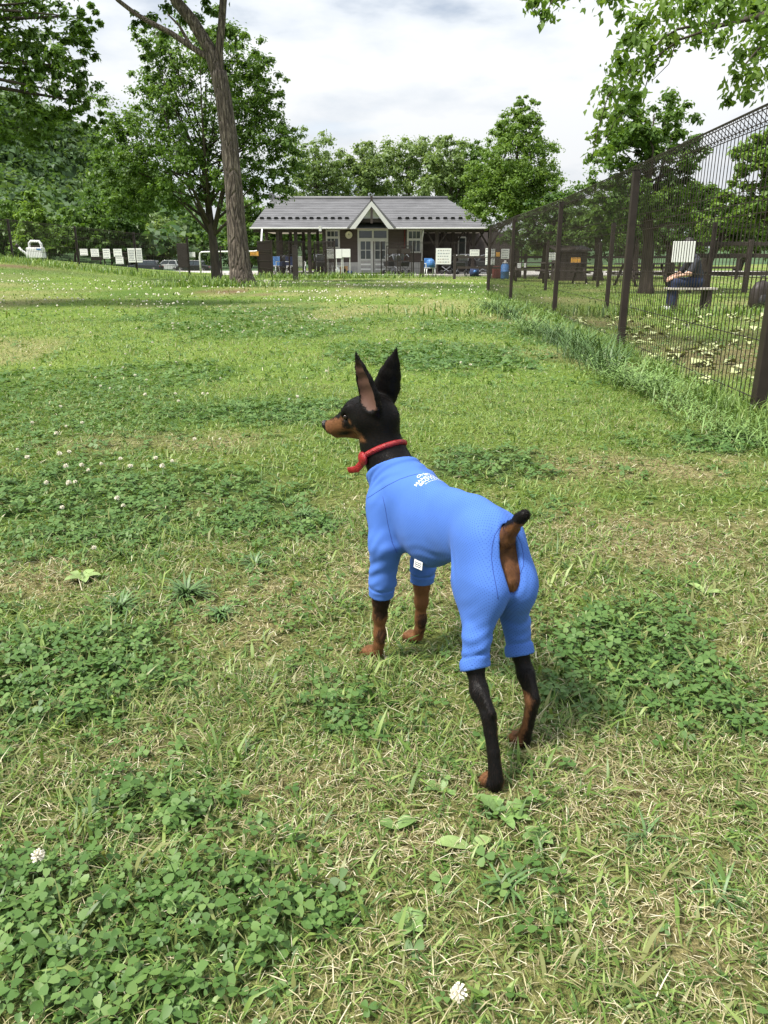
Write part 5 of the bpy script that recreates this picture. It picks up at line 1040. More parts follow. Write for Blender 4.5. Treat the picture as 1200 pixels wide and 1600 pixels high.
    q0, q1, q2 = V[F[:, 0]], V[F[:, 1]], V[F[:, 3]]; fn = np.cross(q1 - q0, q2 - q0); fn /= np.linalg.norm(fn, axis=1, keepdims=True) + 1e-12
    ctr = V[F].mean(1); fn *= np.sign(np.sum(fn[:2000] * (ctr[:2000] - V[F[:2000]].mean((0, 1))), 1).sum() or 1)
    fb = np.where(bare[F].all(1) & (body_pink[F].mean(1) < .2) & (ctr[:, 2] > .012))[0]; gg = np.random.default_rng(8); fi = gg.choice(fb, 50000); m_ = len(fi)
    wv = gg.dirichlet((1, 1, 1, 1), m_); P0 = np.einsum('nk,nkc->nc', wv, V[F[fi]]); N0 = fn[fi]
    flow = np.tile(np.array([-.15, 0, -1.0]), (m_, 1)); isn = P0[:, 2] > .40; flow[isn] = np.array([-.75, -.35, -.62]); hd_ = (np.linalg.norm(P0 - np.array(C0), axis=1) < .10) | (P0[:, 2] > .57); flow[hd_] = -np.array(hf) + np.array([0, 0, -.15])
    eu = P0[:, 2] > .60; flow[eu] = np.array([0, 0, 1.0]); tl_ = (P0[:, 0] < -.16) & (P0[:, 2] > .42); flow[tl_] = np.array([-.62, 0, .78]); flow = flow + gg.normal(size=(m_, 3)) * .22
    flow -= N0 * np.sum(flow * N0, 1, keepdims=True); flow /= np.linalg.norm(flow, axis=1, keepdims=True) + 1e-9; sd_ = np.cross(N0, flow)
    Lh = gg.uniform(.004, .0085, m_)[:, None]; wh = gg.uniform(.00022, .0004, m_)[:, None]
    HV = np.stack([P0 - sd_ * wh - N0 * .0004, P0 + sd_ * wh - N0 * .0004, P0 + flow * Lh + N0 * Lh * gg.uniform(.06, .26, m_)[:, None]], 1).reshape(-1, 3)
    ht_ = np.repeat(np.clip(body_tan[F[fi]].mean(1) + gg.normal(size=m_) * .06, 0, 1), 3)
    tag(npmesh('coat_hair', HV, np.arange(m_ * 3).reshape(-1, 3), M['coat'], body, {'tan': ht_, 'pink': ht_ * 0}), kind='stuff')
    suit = npmesh('body_suit', V2, F2, M['suit'], o_root, {'perf': perf}, True)
    bvh = BVHTree.FromPolygons([tuple(v) for v in V2], [tuple(int(i) for i in f) for f in F2])
    mw = Matrix.Translation((0.1245, 1.3628, 0)) @ Matrix.Rotation(math.atan2(.9137, -.4065), 4, 'Z'); inv = mw.inverted()
    cam_l = inv @ Vector((0, 0, CAM_H))
    def hit(u, v):
        d = inv.to_3x3() @ Vector(ray(u, v)); r_ = bvh.ray_cast(cam_l, d.normalized())
        return (r_[0], r_[1]) if r_[0] is not None else None
    def seam(px, name='seam'):
        pts = []
        for (a, b) in zip(px[:-1], px[1:]):
            for t in np.linspace(0, 1, 7)[:-1]:
                h = hit(a[0] + (b[0] - a[0]) * t, a[1] + (b[1] - a[1]) * t)
                if h and (not pts or (h[0] - pts[-1]).length < .02): pts.append(h[0] + h[1] * .0001)
        if len(pts) > 2:
            m_ = MB(); m_.tube(pts, .0006, 5); m_.build(name, M['thread'], suit)
    seam([(574, 775), (588, 766), (605, 755), (625, 745), (640, 740), (652, 737), (661, 738)])
    seam([(598, 772), (602, 790), (606, 815), (613, 845), (622, 864)])
    seam([(782, 818), (773, 832), (769, 850), (768, 868), (771, 890), (776, 915), (779, 935)])
    seam([(808, 832), (815, 846), (818, 862), (818, 880), (812, 897), (805, 908)])
    # printed lettering over the withers: read from the tail end, top towards the head
    def lettering(txt, size, x0, shear=0, arch=0, width=None):
        cu = bpy.data.curves.new('lettering', 'FONT'); cu.body = txt; cu.size = size; cu.align_x = 'CENTER'; cu.shear = shear; cu.resolution_u = 3
        if width: cu.space_character = width
        if size > .012: cu.offset = .0001
        to = bpy.data.objects.new('lettering_source', cu); COL.objects.link(to)
        me = bpy.data.meshes.new_from_object(to.evaluated_get(bpy.context.evaluated_depsgraph_get())); bpy.data.objects.remove(to)
        b = bmesh.new(); b.from_mesh(me); bmesh.ops.subdivide_edges(b, edges=[e for e in b.edges if e.calc_length() > .004], cuts=2); bmesh.ops.triangulate(b, faces=b.faces)
        for v in b.verts:
            tx, ty = v.co.x, v.co.y
            # walk around the back: tx is an arc length across it
            th_ = tx / .062
            xl = x0 + ty + arch * (tx / .04) ** 2
            o = Vector((xl, 0, .40)); d = Vector((0, -math.sin(th_), math.cos(th_)))
            r_ = bvh.ray_cast(o + d * .15, -d)
            v.co = (r_[0] + r_[1] * .0004) if r_[0] is not None else o + d * .06
        b.to_mesh(me); b.free(); me.materials.clear(); me.materials.append(M['print'])
        return link(bpy.data.objects.new('lettering', me), suit)
    lettering('Original', .0150, .103, .35, -.006)
    lettering('MANDARINE', .0140, .086, 0, -.002, 1.08)
    lettering('BROTHERS', .0140, .073, 0, -.002, 1.08)
    lettering('for the better dog life', .0058, .065, 0, 0)
    # woven label at the belly
    h = hit(655, 874)
    if h:
        c = h[0]; nn = Vector((-.30, .95, .10)).normalized(); ex = Vector((1, .32, .02)); ex = (ex - nn * ex.dot(nn)).normalized(); ez = nn.cross(ex); c = c - Vector((0, 0, .006))
        if ez.z < 0: ez = -ez
        P = lambda a, b, o=.002: c + nn * o + ex * a + ez * b
        t = MB(); w_, h_ = .0115, .0085
        t.prism([P(-w_, -h_), P(w_, -h_), P(w_, h_), P(-w_, h_)], nn * .0008); lab = t.build('care_label', M['white'], suit)
        t = MB()
        for k, (b0, ws) in enumerate(((.0035, ((-.009, -.004), (-.003, .001), (.002, .005), (.006, .009))), (-.0005, ((-.009, -.006), (-.005, .0), (.001, .009))), (-.0045, ((-.008, -.002), (-.001, .003), (.004, .008))))):
            for a0, a1 in ws: t.prism([P(a0, b0 - .0011, .0030), P(a1, b0 - .0011, .0030), P(a1, b0 + .0011, .0030), P(a0, b0 + .0011, .0030)], nn * .0002)
        t.build('print', M['ink'], lab)
    # ---- collar
    bb = BVHTree.FromPolygons([tuple(v) for v in V], [tuple(int(i) for i in f) for f in F])
    axp, axd = Vector((.243, .014, .478)), Vector((.50, .16, .85)).normalized()
    e1 = axd.cross(Vector((0, 1, 0))).normalized(); e2 = axd.cross(e1)
    ring = []
    for k in range(64):
        a = 2 * math.pi * k / 64; d = e1 * math.cos(a) + e2 * math.sin(a)
        r_ = bb.ray_cast(axp + d * .12, -d); ring.append(r_[0] + d * .0022 if r_[0] is not None else axp + d * .05)
    cl = MB(); K = 256
    def rp(t):
        i = int(t * 64) % 64; f = t * 64 - int(t * 64); return ring[i].lerp(ring[(i + 1) % 64], f)
    for ph in (0, 2.094, 4.189):
        pts = []
        for j in range(K + 1):
            t = j / K; p = rp(t % 1.0); d = (p - axp).normalized(); a = t * 2 * math.pi * 22 + ph
            pts.append(p + axd * .0034 * math.sin(a) + d * .0016 * math.cos(2 * a))
        cl.tube(pts, .0030, 6, cap=False)
    col = cl.build('collar', M['leather'], o_root)
    # leather pad and strap end at the throat's left side
    best = max(range(64), key=lambda k: (ring[k] - axp).dot(Vector((.05, 1, 0))))
    pc = ring[best]; out = (pc - axp).normalized(); tg = (ring[(best + 2) % 64] - ring[best - 2]).normalized()
    if tg.x < 0: tg = -tg
    pm = Matrix((tg, axd, out)).transposed(); pad = MB()
    pad.lathe([(.0001, -.003), (.0155, -.0025), (.0165, .001), (.014, .0042), (.008, .0062), (.0001, .0068)], pc + out * .002 - axd * .003, 20, M=pm @ Matrix.Diagonal((1.15, .92, 1)))
    pad.build('leather_pad', M['leather'], col)
    st = MB(); a0 = pc + tg * .012 - axd * .010 + out * .004
    st.tube([a0, a0 + tg * .016 + out * .008 - axd * .005, a0 + tg * .036 + out * .018 + axd * .002], [.0075, .0080, .0072], 10, flat=.38, smooth=False)
    st.build('strap_end', M['leather'], col)
    return o_root
def coat_material():
    m = bpy.data.materials.new('dog_coat'); m.use_nodes = True; nt = m.node_tree; N, L = nt.nodes, nt.links
    p = N['Principled BSDF']; p.inputs['Roughness'].default_value = .40; p.inputs['Specular IOR Level'].default_value = .10
    a = N.new('ShaderNodeAttribute'); a.attribute_name = 'tan'; a2 = N.new('ShaderNodeAttribute'); a2.attribute_name = 'pink'
    t = N.new('ShaderNodeTexCoord'); mpn = N.new('ShaderNodeMapping'); mpn.inputs['Scale'].default_value = (1, 1, .22); L.new(t.outputs['Object'], mpn.inputs[0])
    n = N.new('ShaderNodeTexNoise'); n.inputs['Scale'].default_value = 420; n.inputs['Detail'].default_value = 3; L.new(mpn.outputs[0], n.inputs['Vector'])
    n3 = N.new('ShaderNodeTexNoise'); n3.inputs['Scale'].default_value = 30; n3.inputs['Detail'].default_value = 4; L.new(t.outputs['Object'], n3.inputs['Vector'])
    def mixc(fac, ca, cb):
        x = N.new('ShaderNodeMix'); x.data_type = 'RGBA'
        if isinstance(fac, float): x.inputs[0].default_value = fac
        else: L.new(fac, x.inputs[0])
        for s, i in ((ca, 6), (cb, 7)):
            if isinstance(s, tuple): x.inputs[i].default_value = (*s, 1)
            else: L.new(s, x.inputs[i])
        return x.outputs[2]
    tanc = mixc(n3.outputs[0], (.080, .032, .014), (.175, .085, .038)); tanc = mixc(n.outputs[0], tanc, (.165, .074, .032))
    blk = mixc(n.outputs[0], (.0035, .0033, .0035), (.0090, .0082, .0082))
    c = mixc(a.outputs['Fac'], blk, tanc); c = mixc(a2.outputs['Fac'], c, (.105, .058, .044)); L.new(c, p.inputs['Base Color'])
    p.inputs['Sheen Weight'].default_value = .01; p.inputs['Sheen Roughness'].default_value = .4
    b = N.new('ShaderNodeBump'); b.inputs['Strength'].default_value = .35; b.inputs['Distance'].default_value = .0012; L.new(n.outputs[0], b.inputs['Height']); L.new(b.outputs[0], p.inputs['Normal'])
    return m
def suit_material():
    m = bpy.data.materials.new('blue_jersey'); m.use_nodes = True; nt = m.node_tree; N, L = nt.nodes, nt.links
    p = N['Principled BSDF']; p.inputs['Roughness'].default_value = .8; p.inputs['Specular IOR Level'].default_value = .12
    p.inputs['Sheen Weight'].default_value = .03
    t = N.new('ShaderNodeTexCoord'); g = N.new('ShaderNodeNewGeometry'); sx = N.new('ShaderNodeSeparateXYZ'); L.new(t.outputs['Object'], sx.inputs[0])
    nx = N.new('ShaderNodeSeparateXYZ'); vt = N.new('ShaderNodeVectorTransform'); vt.vector_type = 'NORMAL'; vt.convert_from = 'WORLD'; vt.convert_to = 'OBJECT'
    L.new(g.outputs['Normal'], vt.inputs[0]); L.new(vt.outputs[0], nx.inputs[0])
    def math_(op, a, b=None, c=None):
        x = N.new('ShaderNodeMath'); x.operation = op
        for i, s in enumerate((a, b, c)):
            if s is None: continue
            if isinstance(s, (int, float)): x.inputs[i].default_value = s
            else: L.new(s, x.inputs[i])
        return x.outputs[0]
    P_ = .0062
    def dots(u, v):
        row = math_('FLOOR', math_('DIVIDE', v, P_ * .5)); off = math_('MULTIPLY', math_('MODULO', math_('ABSOLUTE', row), 2.0), P_ * .5)
        fu = math_('SUBTRACT', math_('FRACT', math_('DIVIDE', math_('ADD', u, off), P_)), .5); fv = math_('MULTIPLY', math_('SUBTRACT', math_('FRACT', math_('DIVIDE', v, P_ * .5)), .5), .5)
        r = math_('SQRT', math_('ADD', math_('MULTIPLY', fu, fu), math_('MULTIPLY', fv, fv)))
        return math_('LESS_THAN', r, .10)
    dx, dy, dz = dots(sx.outputs[1], sx.outputs[2]), dots(sx.outputs[0], sx.outputs[2]), dots(sx.outputs[0], sx.outputs[1])
    ax_, ay_, az_ = (math_('ABSOLUTE', nx.outputs[i]) for i in range(3))
    selx = math_('MULTIPLY', math_('GREATER_THAN', ax_, ay_), math_('GREATER_THAN', ax_, az_)); selz = math_('MULTIPLY', math_('GREATER_THAN', az_, ay_), math_('SUBTRACT', 1.0, selx))
    sely = math_('SUBTRACT', 1.0, math_('ADD', selx, selz))
    d = math_('ADD', math_('ADD', math_('MULTIPLY', dx, selx), math_('MULTIPLY', dy, sely)), math_('MULTIPLY', dz, selz))
    a = N.new('ShaderNodeAttribute'); a.attribute_name = 'perf'; d = math_('MULTIPLY', d, a.outputs['Fac'])
    n = N.new('ShaderNodeTexNoise'); n.inputs['Scale'].default_value = 25; L.new(t.outputs['Object'], n.inputs['Vector'])
    r = N.new('ShaderNodeValToRGB'); r.color_ramp.elements[0].color = (.056, .136, .44, 1); r.color_ramp.elements[1].color = (.068, .160, .50, 1); L.new(n.outputs[0], r.inputs[0])
    x = N.new('ShaderNodeMix'); x.data_type = 'RGBA'; L.new(math_('MULTIPLY', d, .8), x.inputs[0]); L.new(r.outputs[0], x.inputs[6]); x.inputs[7].default_value = (.012, .03, .14, 1)
    L.new(x.outputs[2], p.inputs['Base Color'])
    n2 = N.new('ShaderNodeTexNoise'); n2.inputs['Scale'].default_value = 900; L.new(t.outputs['Object'], n2.inputs['Vector'])
    b = N.new('ShaderNodeBump'); b.inputs['Strength'].default_value = .15; b.inputs['Distance'].default_value = .0008; L.new(n2.outputs[0], b.inputs['Height']); L.new(b.outputs[0], p.inputs['Normal'])
    return m
M['coat'] = coat_material(); M['suit'] = suit_material()
M['eye'] = mat('dog_eye', (.012, .006, .003), .06); M['nose'] = mat('nose_leather', (.010, .009, .009), .35, bump=.3, bscale=300)
M['thread'] = mat('blue_thread', (.022, .060, .27), .8); M['print'] = mat('white_print', (.78, .80, .82), .6); M['ink'] = mat('dark_ink', (.10, .11, .14), .7)
M['white'] = mat('white_cloth', (.78, .78, .76), .7); M['leather'] = mat('red_leather', (.27, .010, .014), .42, var=.35, scale=120, bump=.3, bscale=400)
build_dog()
# ================================================================== grass, clover, flowers, weeds
GRASS = leaf_mat('grass_blade', (.050, .110, .022), (.125, .205, .045), None, trans=.3, rough=.45, spec=.4, tcol=(1.3, 1.3, .7))
_r = [n for n in GRASS.node_tree.nodes if n.type == 'VALTORGB'][0].color_ramp.elements
for pos, c in ((.36, (.140, .232, .044)), (.62, (.275, .350, .105)), (.655, (.150, .125, .065)), (.72, (.290, .250, .130)), (.86, (.480, .425, .255))):
    k = _r.new(pos); k.color = (*c, 1)
_r[0].color = (.050, .105, .026, 1); _r[len(_r) - 1].color = (.74, .70, .54, 1)
CLOV = leaf_mat('clover_leaf', (.042, .100, .020), (.080, .158, .034), (.150, .235, .066), trans=.22, rough=.5, spec=.35)
FLOW = mat('clover_petal', (.66, .62, .50), .7, var=.3, scale=120); STEM = mat('green_stem', (.11, .19, .05), .6)
SECTOR = R(39)
def scatter(d0, d1, dens, g, half=SECTOR):
    n = int(half * (d1 * d1 - d0 * d0) * dens); r = np.sqrt(g.uniform(d0 * d0, d1 * d1, n)); a = g.uniform(-half, half, n)
    x, y = r * np.sin(a), r * np.cos(a)
    if d0 < 10:                                                              # the lawn goes on to either side, a little thinner
        wide = SECTOR + (R(40) if d1 < 3 else R(16)); m = int((wide - half) * (d1 * d1 - d0 * d0) * dens * .42); r = np.sqrt(g.uniform(d0 * d0, d1 * d1, m)); a = g.uniform(half, wide, m) * np.sign(g.random(m) - .5)
        x, y = np.concatenate([x, r * np.sin(a)]), np.concatenate([y, r * np.cos(a)])
    return x, y
PAWS = [(.1888, 1.083), (.2533, 1.2086), (-.0261, 1.5538), (.0821, 1.6057)]
def blades(x, y, h, w, lean, var, g, bend=.5, z0=-.002):
    n = len(x); az = g.uniform(0, 2 * math.pi, n); dx, dy = np.cos(az), np.sin(az); tw = az + math.pi / 2 + g.normal(0, .5, n); sx, sy = np.cos(tw), np.sin(tw); z = gz(x, y) + z0
    def ring(t, ww, ln):
        px = x + dx * h * t * np.sin(ln); py = y + dy * h * t * np.sin(ln); pz = z + h * t * np.cos(ln)
        return np.stack([px - sx * ww, py - sy * ww, pz], 1), np.stack([px + sx * ww, py + sy * ww, pz], 1)
    l2 = np.clip(lean + bend * g.random(n), 0, 1.62)
    a0, a1 = ring(0, w * .45, lean); b0, b1 = ring(.55, w * .5, lean); c0, c1 = ring(1.0, w * .04, l2)
    V = np.stack([a0, a1, b0, b1, (c0 + c1) / 2], 1).reshape(-1, 3); i = np.arange(n)[:, None] * 5
    F = np.concatenate([i + np.array([[0, 1, 3]]), i + np.array([[0, 3, 2]]), i + np.array([[2, 3, 4]])], 0)
    return V, F, np.repeat(np.clip(var, 0, 1), 5)
def clover_leaves(x, y, hgt, size, g, detail=True):
    """three rounded leaflets on a short stalk"""
    n = len(x); z = gz(x, y) + hgt; az = g.uniform(0, 2 * math.pi, n); tx, ty = g.normal(0, .28, n), g.normal(0, .28, n); Vs, Fs, Cs, off = [], [], [], 0; var = g.random(n)
    prof = ((0, 0), (.42, .34), (.86, .40), (1.0, .14), (.93, 0), (1.0, -.14), (.86, -.40), (.42, -.34)) if detail else ((0, 0), (.6, .42), (1.0, 0), (.6, -.42))
    m = len(prof)
    for k in range(3):
        a = az + k * 2.094 + g.normal(0, .12, n); ca, sa = np.cos(a), np.sin(a); cup = g.uniform(.0, .45, n); ls = size * g.uniform(.85, 1.1, n); P = []
        for (f, s) in prof:
            px, py = (ca * f - sa * s) * ls, (sa * f + ca * s) * ls
            P.append(np.stack([x + px, y + py, z + tx * px + ty * py + cup * ls * (abs(s) * .55 - f * f * .28)], 1))
        Vs.append(np.stack(P, 1).reshape(-1, 3)); Cs.append(np.repeat(np.clip(var * .6 + .4 * g.random(n), 0, 1), m)); i = np.arange(n)[:, None] * m + off
        if detail: Fs.append(np.concatenate([i + np.array([[0, 1, 2, 4]]), i + np.array([[2, 3, 4, 4]])[:, [0, 1, 2, 2]] * 1, i + np.array([[0, 4, 6, 7]]), i + np.array([[4, 5, 6, 6]])], 0))
        else: Fs.append(i + np.array([[0, 1, 2, 3]]))
        off += n * m
    V, F, C = np.concatenate(Vs), np.concatenate(Fs), np.concatenate(Cs)
    if detail:                                                               # quads to triangles, dropping the doubled corners
        T = np.concatenate([F[:, [0, 1, 2]], F[:, [0, 2, 3]]]); F = T[(T[:, 0] != T[:, 1]) & (T[:, 1] != T[:, 2]) & (T[:, 0] != T[:, 2])]
    return V, F, C
def build_grass():
    g = np.random.default_rng(3); Vs, Fs, Cs, off = [], [], [], 0
    def put(v, f, c):
        nonlocal off
        Vs.append(v); Fs.append(f + off); Cs.append(c); off += len(v)
    for d0, d1, dens, h, w in ((.50, 1.5, 45000, .036, .0024), (1.5, 2.6, 20000, .036, .0030), (2.6, 5.5, 5000, .036, .0045), (5.5, 13, 980, .042, .0088), (13, 43, 75, .055, .025)):
        x, y = scatter(d0, d1, dens, g); n = len(x); dr, cl, so = dry_f(x, y), clover_f(x, y), soil_f(x, y)
        cg = sstep((fbm(x * 16, y * 16, 105, 2) - .34) / .25) if d1 < 3 else 1.0
        keep = (g.random(n) > so * .85) & (g.random(n) > cl * .42) & (g.random(n) < .62 + .38 * cg); x, y, dr, cl = x[keep], y[keep], dr[keep], cl[keep]; n = len(x)
        big = fbm(x * 1.1, y * 1.1, 100, 3); tuft = fbm(x * 7, y * 7, 101, 2)
        straw = g.random(n) < (.07 + .58 * dr) * (.85 if d1 < 3 else .5)
        var = np.where(straw, .65 + .33 * g.random(n) ** 1.3, np.clip(-.05 + .80 * g.random(n) ** 1.1 * (.45 + big) + .20 * dr + (.12 if d0 > 2 else 0), 0, .64))
        lean = np.where(straw, g.uniform(1.05, 1.55, n), np.clip(g.normal(.98, .36, n), .05, 1.5)); hh = h * g.uniform(.35, 1.35, n) * (.5 + 1.1 * tuft) * np.where(straw, g.uniform(.4, 1.5, n), 1) * (1 - .25 * dr)
        ww = w * g.uniform(.6, 1.35, n) * np.where(straw, .55, 1)
        if d1 < 3:
            wide = (g.random(n) < .09) & ~straw; ww = np.where(wide, ww * 2.1, ww); hh = np.where(wide, hh * 1.5, hh)
            for px, py in PAWS: hh = np.where(np.hypot(x - px, y - py) < .035, hh * .35, hh)
        put(*blades(x, y, hh, ww, lean, var, g, z0=np.where(straw, .004 * g.random(n) + (.004 if d1 < 3 else .01), -.002)))
    # unmown fringe along the fence on the right, inside and outside
    t = g.random(9000); y = 2.6 + 17.6 * t ** 1.4; x = fence_x(y) + g.normal(-.04, .07, len(y)); side = fbm(y * 1.5, y * 0, 120, 2); keep = g.random(len(y)) < .25 + .9 * side; x, y, side = x[keep], y[keep], side[keep]; n = len(x)
    put(*blades(x, y, g.uniform(.05, .20, n) * (.5 + .8 * side), .0030 + y * .00075, np.clip(g.normal(.35, .25, n), 0, 1.1), np.clip(g.normal(.34, .14, n), 0, .6), g, bend=.9))
    # rough grass at the foot of the far fences and trunks
    for (xc, yc, sx, sy, nn, hh) in ((-5.1, 23.6, .9, .35, 900, .30), (-15, 34, 4.5, .7, 1800, .35), (-2.6, 38.2, 2.2, .35, 1300, .35), (5, 12.6, 2.5, .3, 1300, .22), (-20, 33, 3, .6, 1200, .35)):
        x, y = g.normal(xc, sx, nn), g.normal(yc, sy, nn); put(*blades(x, y, hh * g.uniform(.4, 1.2, nn), .012 + y * .0006, np.clip(g.normal(.35, .25, nn), 0, 1.1), np.clip(g.normal(.36, .14, nn), 0, .6), g, bend=.8))
    o = npmesh('grass', np.concatenate(Vs), np.concatenate(Fs), GRASS, None, {'var': np.concatenate(Cs)}); tag(o, 'short mown green grass mixed with dry straw blades', None, None, 'stuff')
    Vs, Fs, Cs, off = [], [], [], 0
    for d0, d1, dens, s, hg, det in ((.50, 2.6, 5200, .0125, .034, True), (2.6, 6, 1500, .020, .034, False), (6, 15, 330, .036, .035, False)):
        x, y = scatter(d0, d1, dens, g); cl = clover_f(x, y); keep = g.random(len(x)) < np.clip(cl * (.85 if det else .8) - .04, .02, 1); x, y = x[keep], y[keep]; n = len(x)
        near = np.min([np.hypot(x - a, y - b) for a, b in PAWS], 0) > .03; x, y = x[near], y[near]; n = len(x)
        v, f, c = clover_leaves(x, y, hg * g.uniform(.2, 1.1, n) * (.45 + .55 * clover_f(x, y)), s * (.35 + 1.0 * g.random(n) ** .8), g, det)
        if not det: f = np.concatenate([f[:, [0, 1, 2]], f[:, [0, 2, 3]]])
        put(v, f, c)
    tag(npmesh('clover', np.concatenate(Vs), np.concatenate(Fs), CLOV, None, {'var': np.concatenate(Cs)}), 'low dark green clover leaves spreading in patches', None, None, 'stuff')
    # ---- clover flowers
    def head(nf, seed):
        gg = np.random.default_rng(seed); mb = MB()
        for i in range(nf):
            zz = 1 - 1.75 * (i + .5) / nf; a = i * 2.39996; q = math.sqrt(max(0, 1 - zz * zz)); d = Vector((q * math.cos(a), q * math.sin(a), zz)); s = d.orthogonal().normalized(); u = d.cross(s)
            p0, p1 = d * .25, d * (1.0 + gg.uniform(-.15, .15)); k = .20
            mb._add([p0 + s * k * .4, p0 - s * k * .2 + u * k * .35, p0 - s * k * .2 - u * k * .35, p1 + s * k, p1 - s * k * .5 + u * k * .9, p1 - s * k * .5 - u * k * .9], [(0, 1, 4, 3), (1, 2, 5, 4), (2, 0, 3, 5), (3, 4, 5)])
        return mb
    def flower_mesh(hd, nf, seed, hr):
        mb = head(nf, seed); mb.v = [(v[0] * hr, v[1] * hr, v[2] * hr * .9) for v in mb.v]
        mb.tube([(0, 0, -hd), (.004, 0, -hd * .4), (0, 0, -hr * .3)], [.0011, .0010, .0010], 4, mi=1); return mb.mesh('clover_flower', [FLOW, STEM])
    protos = [flower_mesh(.055, 30, k, .0098) for k in range(3)]
    x, y = scatter(3.3, 30, 17, g); w = clover_f(x, y) * (.35 + .65 * sstep((-x + 1.2 + (y - 8) * .12) / 2.0)); band = sstep((fbm(x * .9, y * .9, 140, 3) - .44) / .10)
    keep = g.random(len(x)) < (w * .8 + .2 * sstep((y - 6) / 4) * sstep((2 - x) / 3)) * band * (1 - soil_f(x, y)) * np.clip(.06 + np.maximum(y - 3, 0) * .085, 0, 1.0); x, y = x[keep], y[keep]
    ex = [gpt(*p) for p in ((65, 1368), (715, 1588), (100, 812), (130, 745), (140, 752), (105, 745), (160, 740), (75, 772), (95, 725), (245, 730), (270, 735), (205, 742), (120, 770), (110, 775), (30, 720), (45, 730), (228, 628), (275, 625), (280, 640), (325, 625), (345, 600), (318, 626), (173, 617), (150, 601), (212, 597), (230, 603), (452, 634), (465, 630), (720, 575), (735, 580), (640, 500), (510, 590), (90, 690), (105, 680), (255, 745), (190, 735), (110, 720), (305, 700), (345, 702), (150, 880), (185, 797), (195, 811))]
    x = np.concatenate([[p.x for p in ex], x]); y = np.concatenate([[p.y for p in ex], y]); order = np.argsort(np.hypot(x, y)); near, rest = order[:300], order[300:]
    for i in near:
        d = math.hypot(x[i], y[i]); o = bpy.data.objects.new('clover_flower', protos[int(i) % 3]); s = g.uniform(.6, 1.05) * (1 + min(d, 12) * .02); o.scale = (s, s, s)
        o.location = (x[i], y[i], float(gz(x[i], y[i])) + .040 + .012 * g.random()); o.rotation_euler = (g.normal() * .25, g.normal() * .25, g.uniform(0, 6.28)); link(o)
        tag(o, 'round white clover flower head standing above the lawn', 'flower', 'white clover flowers in the lawn')
    lab = {int(np.argmin(np.hypot(x - ex[0].x, y - ex[0].y))): 'pinkish white clover flower at the left edge among the nearest clover leaves', int(np.argmin(np.hypot(x - ex[1].x, y - ex[1].y))): 'white clover flower cut by the bottom edge of the photo'}
    n = len(rest); k6 = [(math.cos(q * 1.2566), math.sin(q * 1.2566)) for q in range(5)]; hv = np.array([(0, 0, .95)] + [(.9 * c, .9 * s_, .35) for c, s_ in k6] + [(.7 * math.cos(.63 + q * 1.2566), .7 * math.sin(.63 + q * 1.2566), -.45) for q in range(5)])
    s = .0110 * (1 + np.hypot(x[rest], y[rest]) * .040) * g.uniform(.7, 1.25, n); P = np.stack([x[rest], y[rest], gz(x[rest], y[rest]) + .055], 1)
    T = np.array([(0, 1 + q, 1 + (q + 1) % 5) for q in range(5)] + [(1 + q, 6 + q, 1 + (q + 1) % 5) for q in range(5)] + [(1 + (q + 1) % 5, 6 + q, 6 + (q + 1) % 5) for q in range(5)])
    V = (P[:, None, :] + hv[None] * s[:, None, None]).reshape(-1, 3); F = (np.arange(n)[:, None, None] * len(hv) + T[None]).reshape(-1, 3)
    tag(npmesh('distant_clover_flowers', V, F, FLOW), 'drifts of small white clover flowers farther up the lawn', None, None, 'stuff')
def leaf_blade(mb, base, az, L, W, rise, lobes=0, g=None, droop=.5, mi=0):
    """a weed leaf with a raised midrib; lobed edge when asked"""
    n = 9; dx, dy = math.cos(az), math.sin(az); vs = []
    for i in range(n):
        t = i / (n - 1); w = W * (math.sin(math.pi * min(1, t * .92 + .06)) ** .8) * (1 if not lobes else (.62 + .5 * abs(math.sin(t * math.pi * lobes))))
        if i == n - 1: w = W * .04
        h = rise * math.sin(t * math.pi * .6) * L - droop * t * t * L * .25; c = Vector(base) + Vector((dx * L * t, dy * L * t, h)); s = Vector((-dy, dx, 0))
        vs += [c + s * w + Vector((0, 0, .18 * w)), c - Vector((0, 0, .10 * w)), c - s * w + Vector((0, 0, .18 * w))]
    mb._add(vs, [(3 * i + k, 3 * i + k + 1, 3 * i + k + 4, 3 * i + k + 3) for i in range(n - 1) for k in (0, 1)], True, mi)
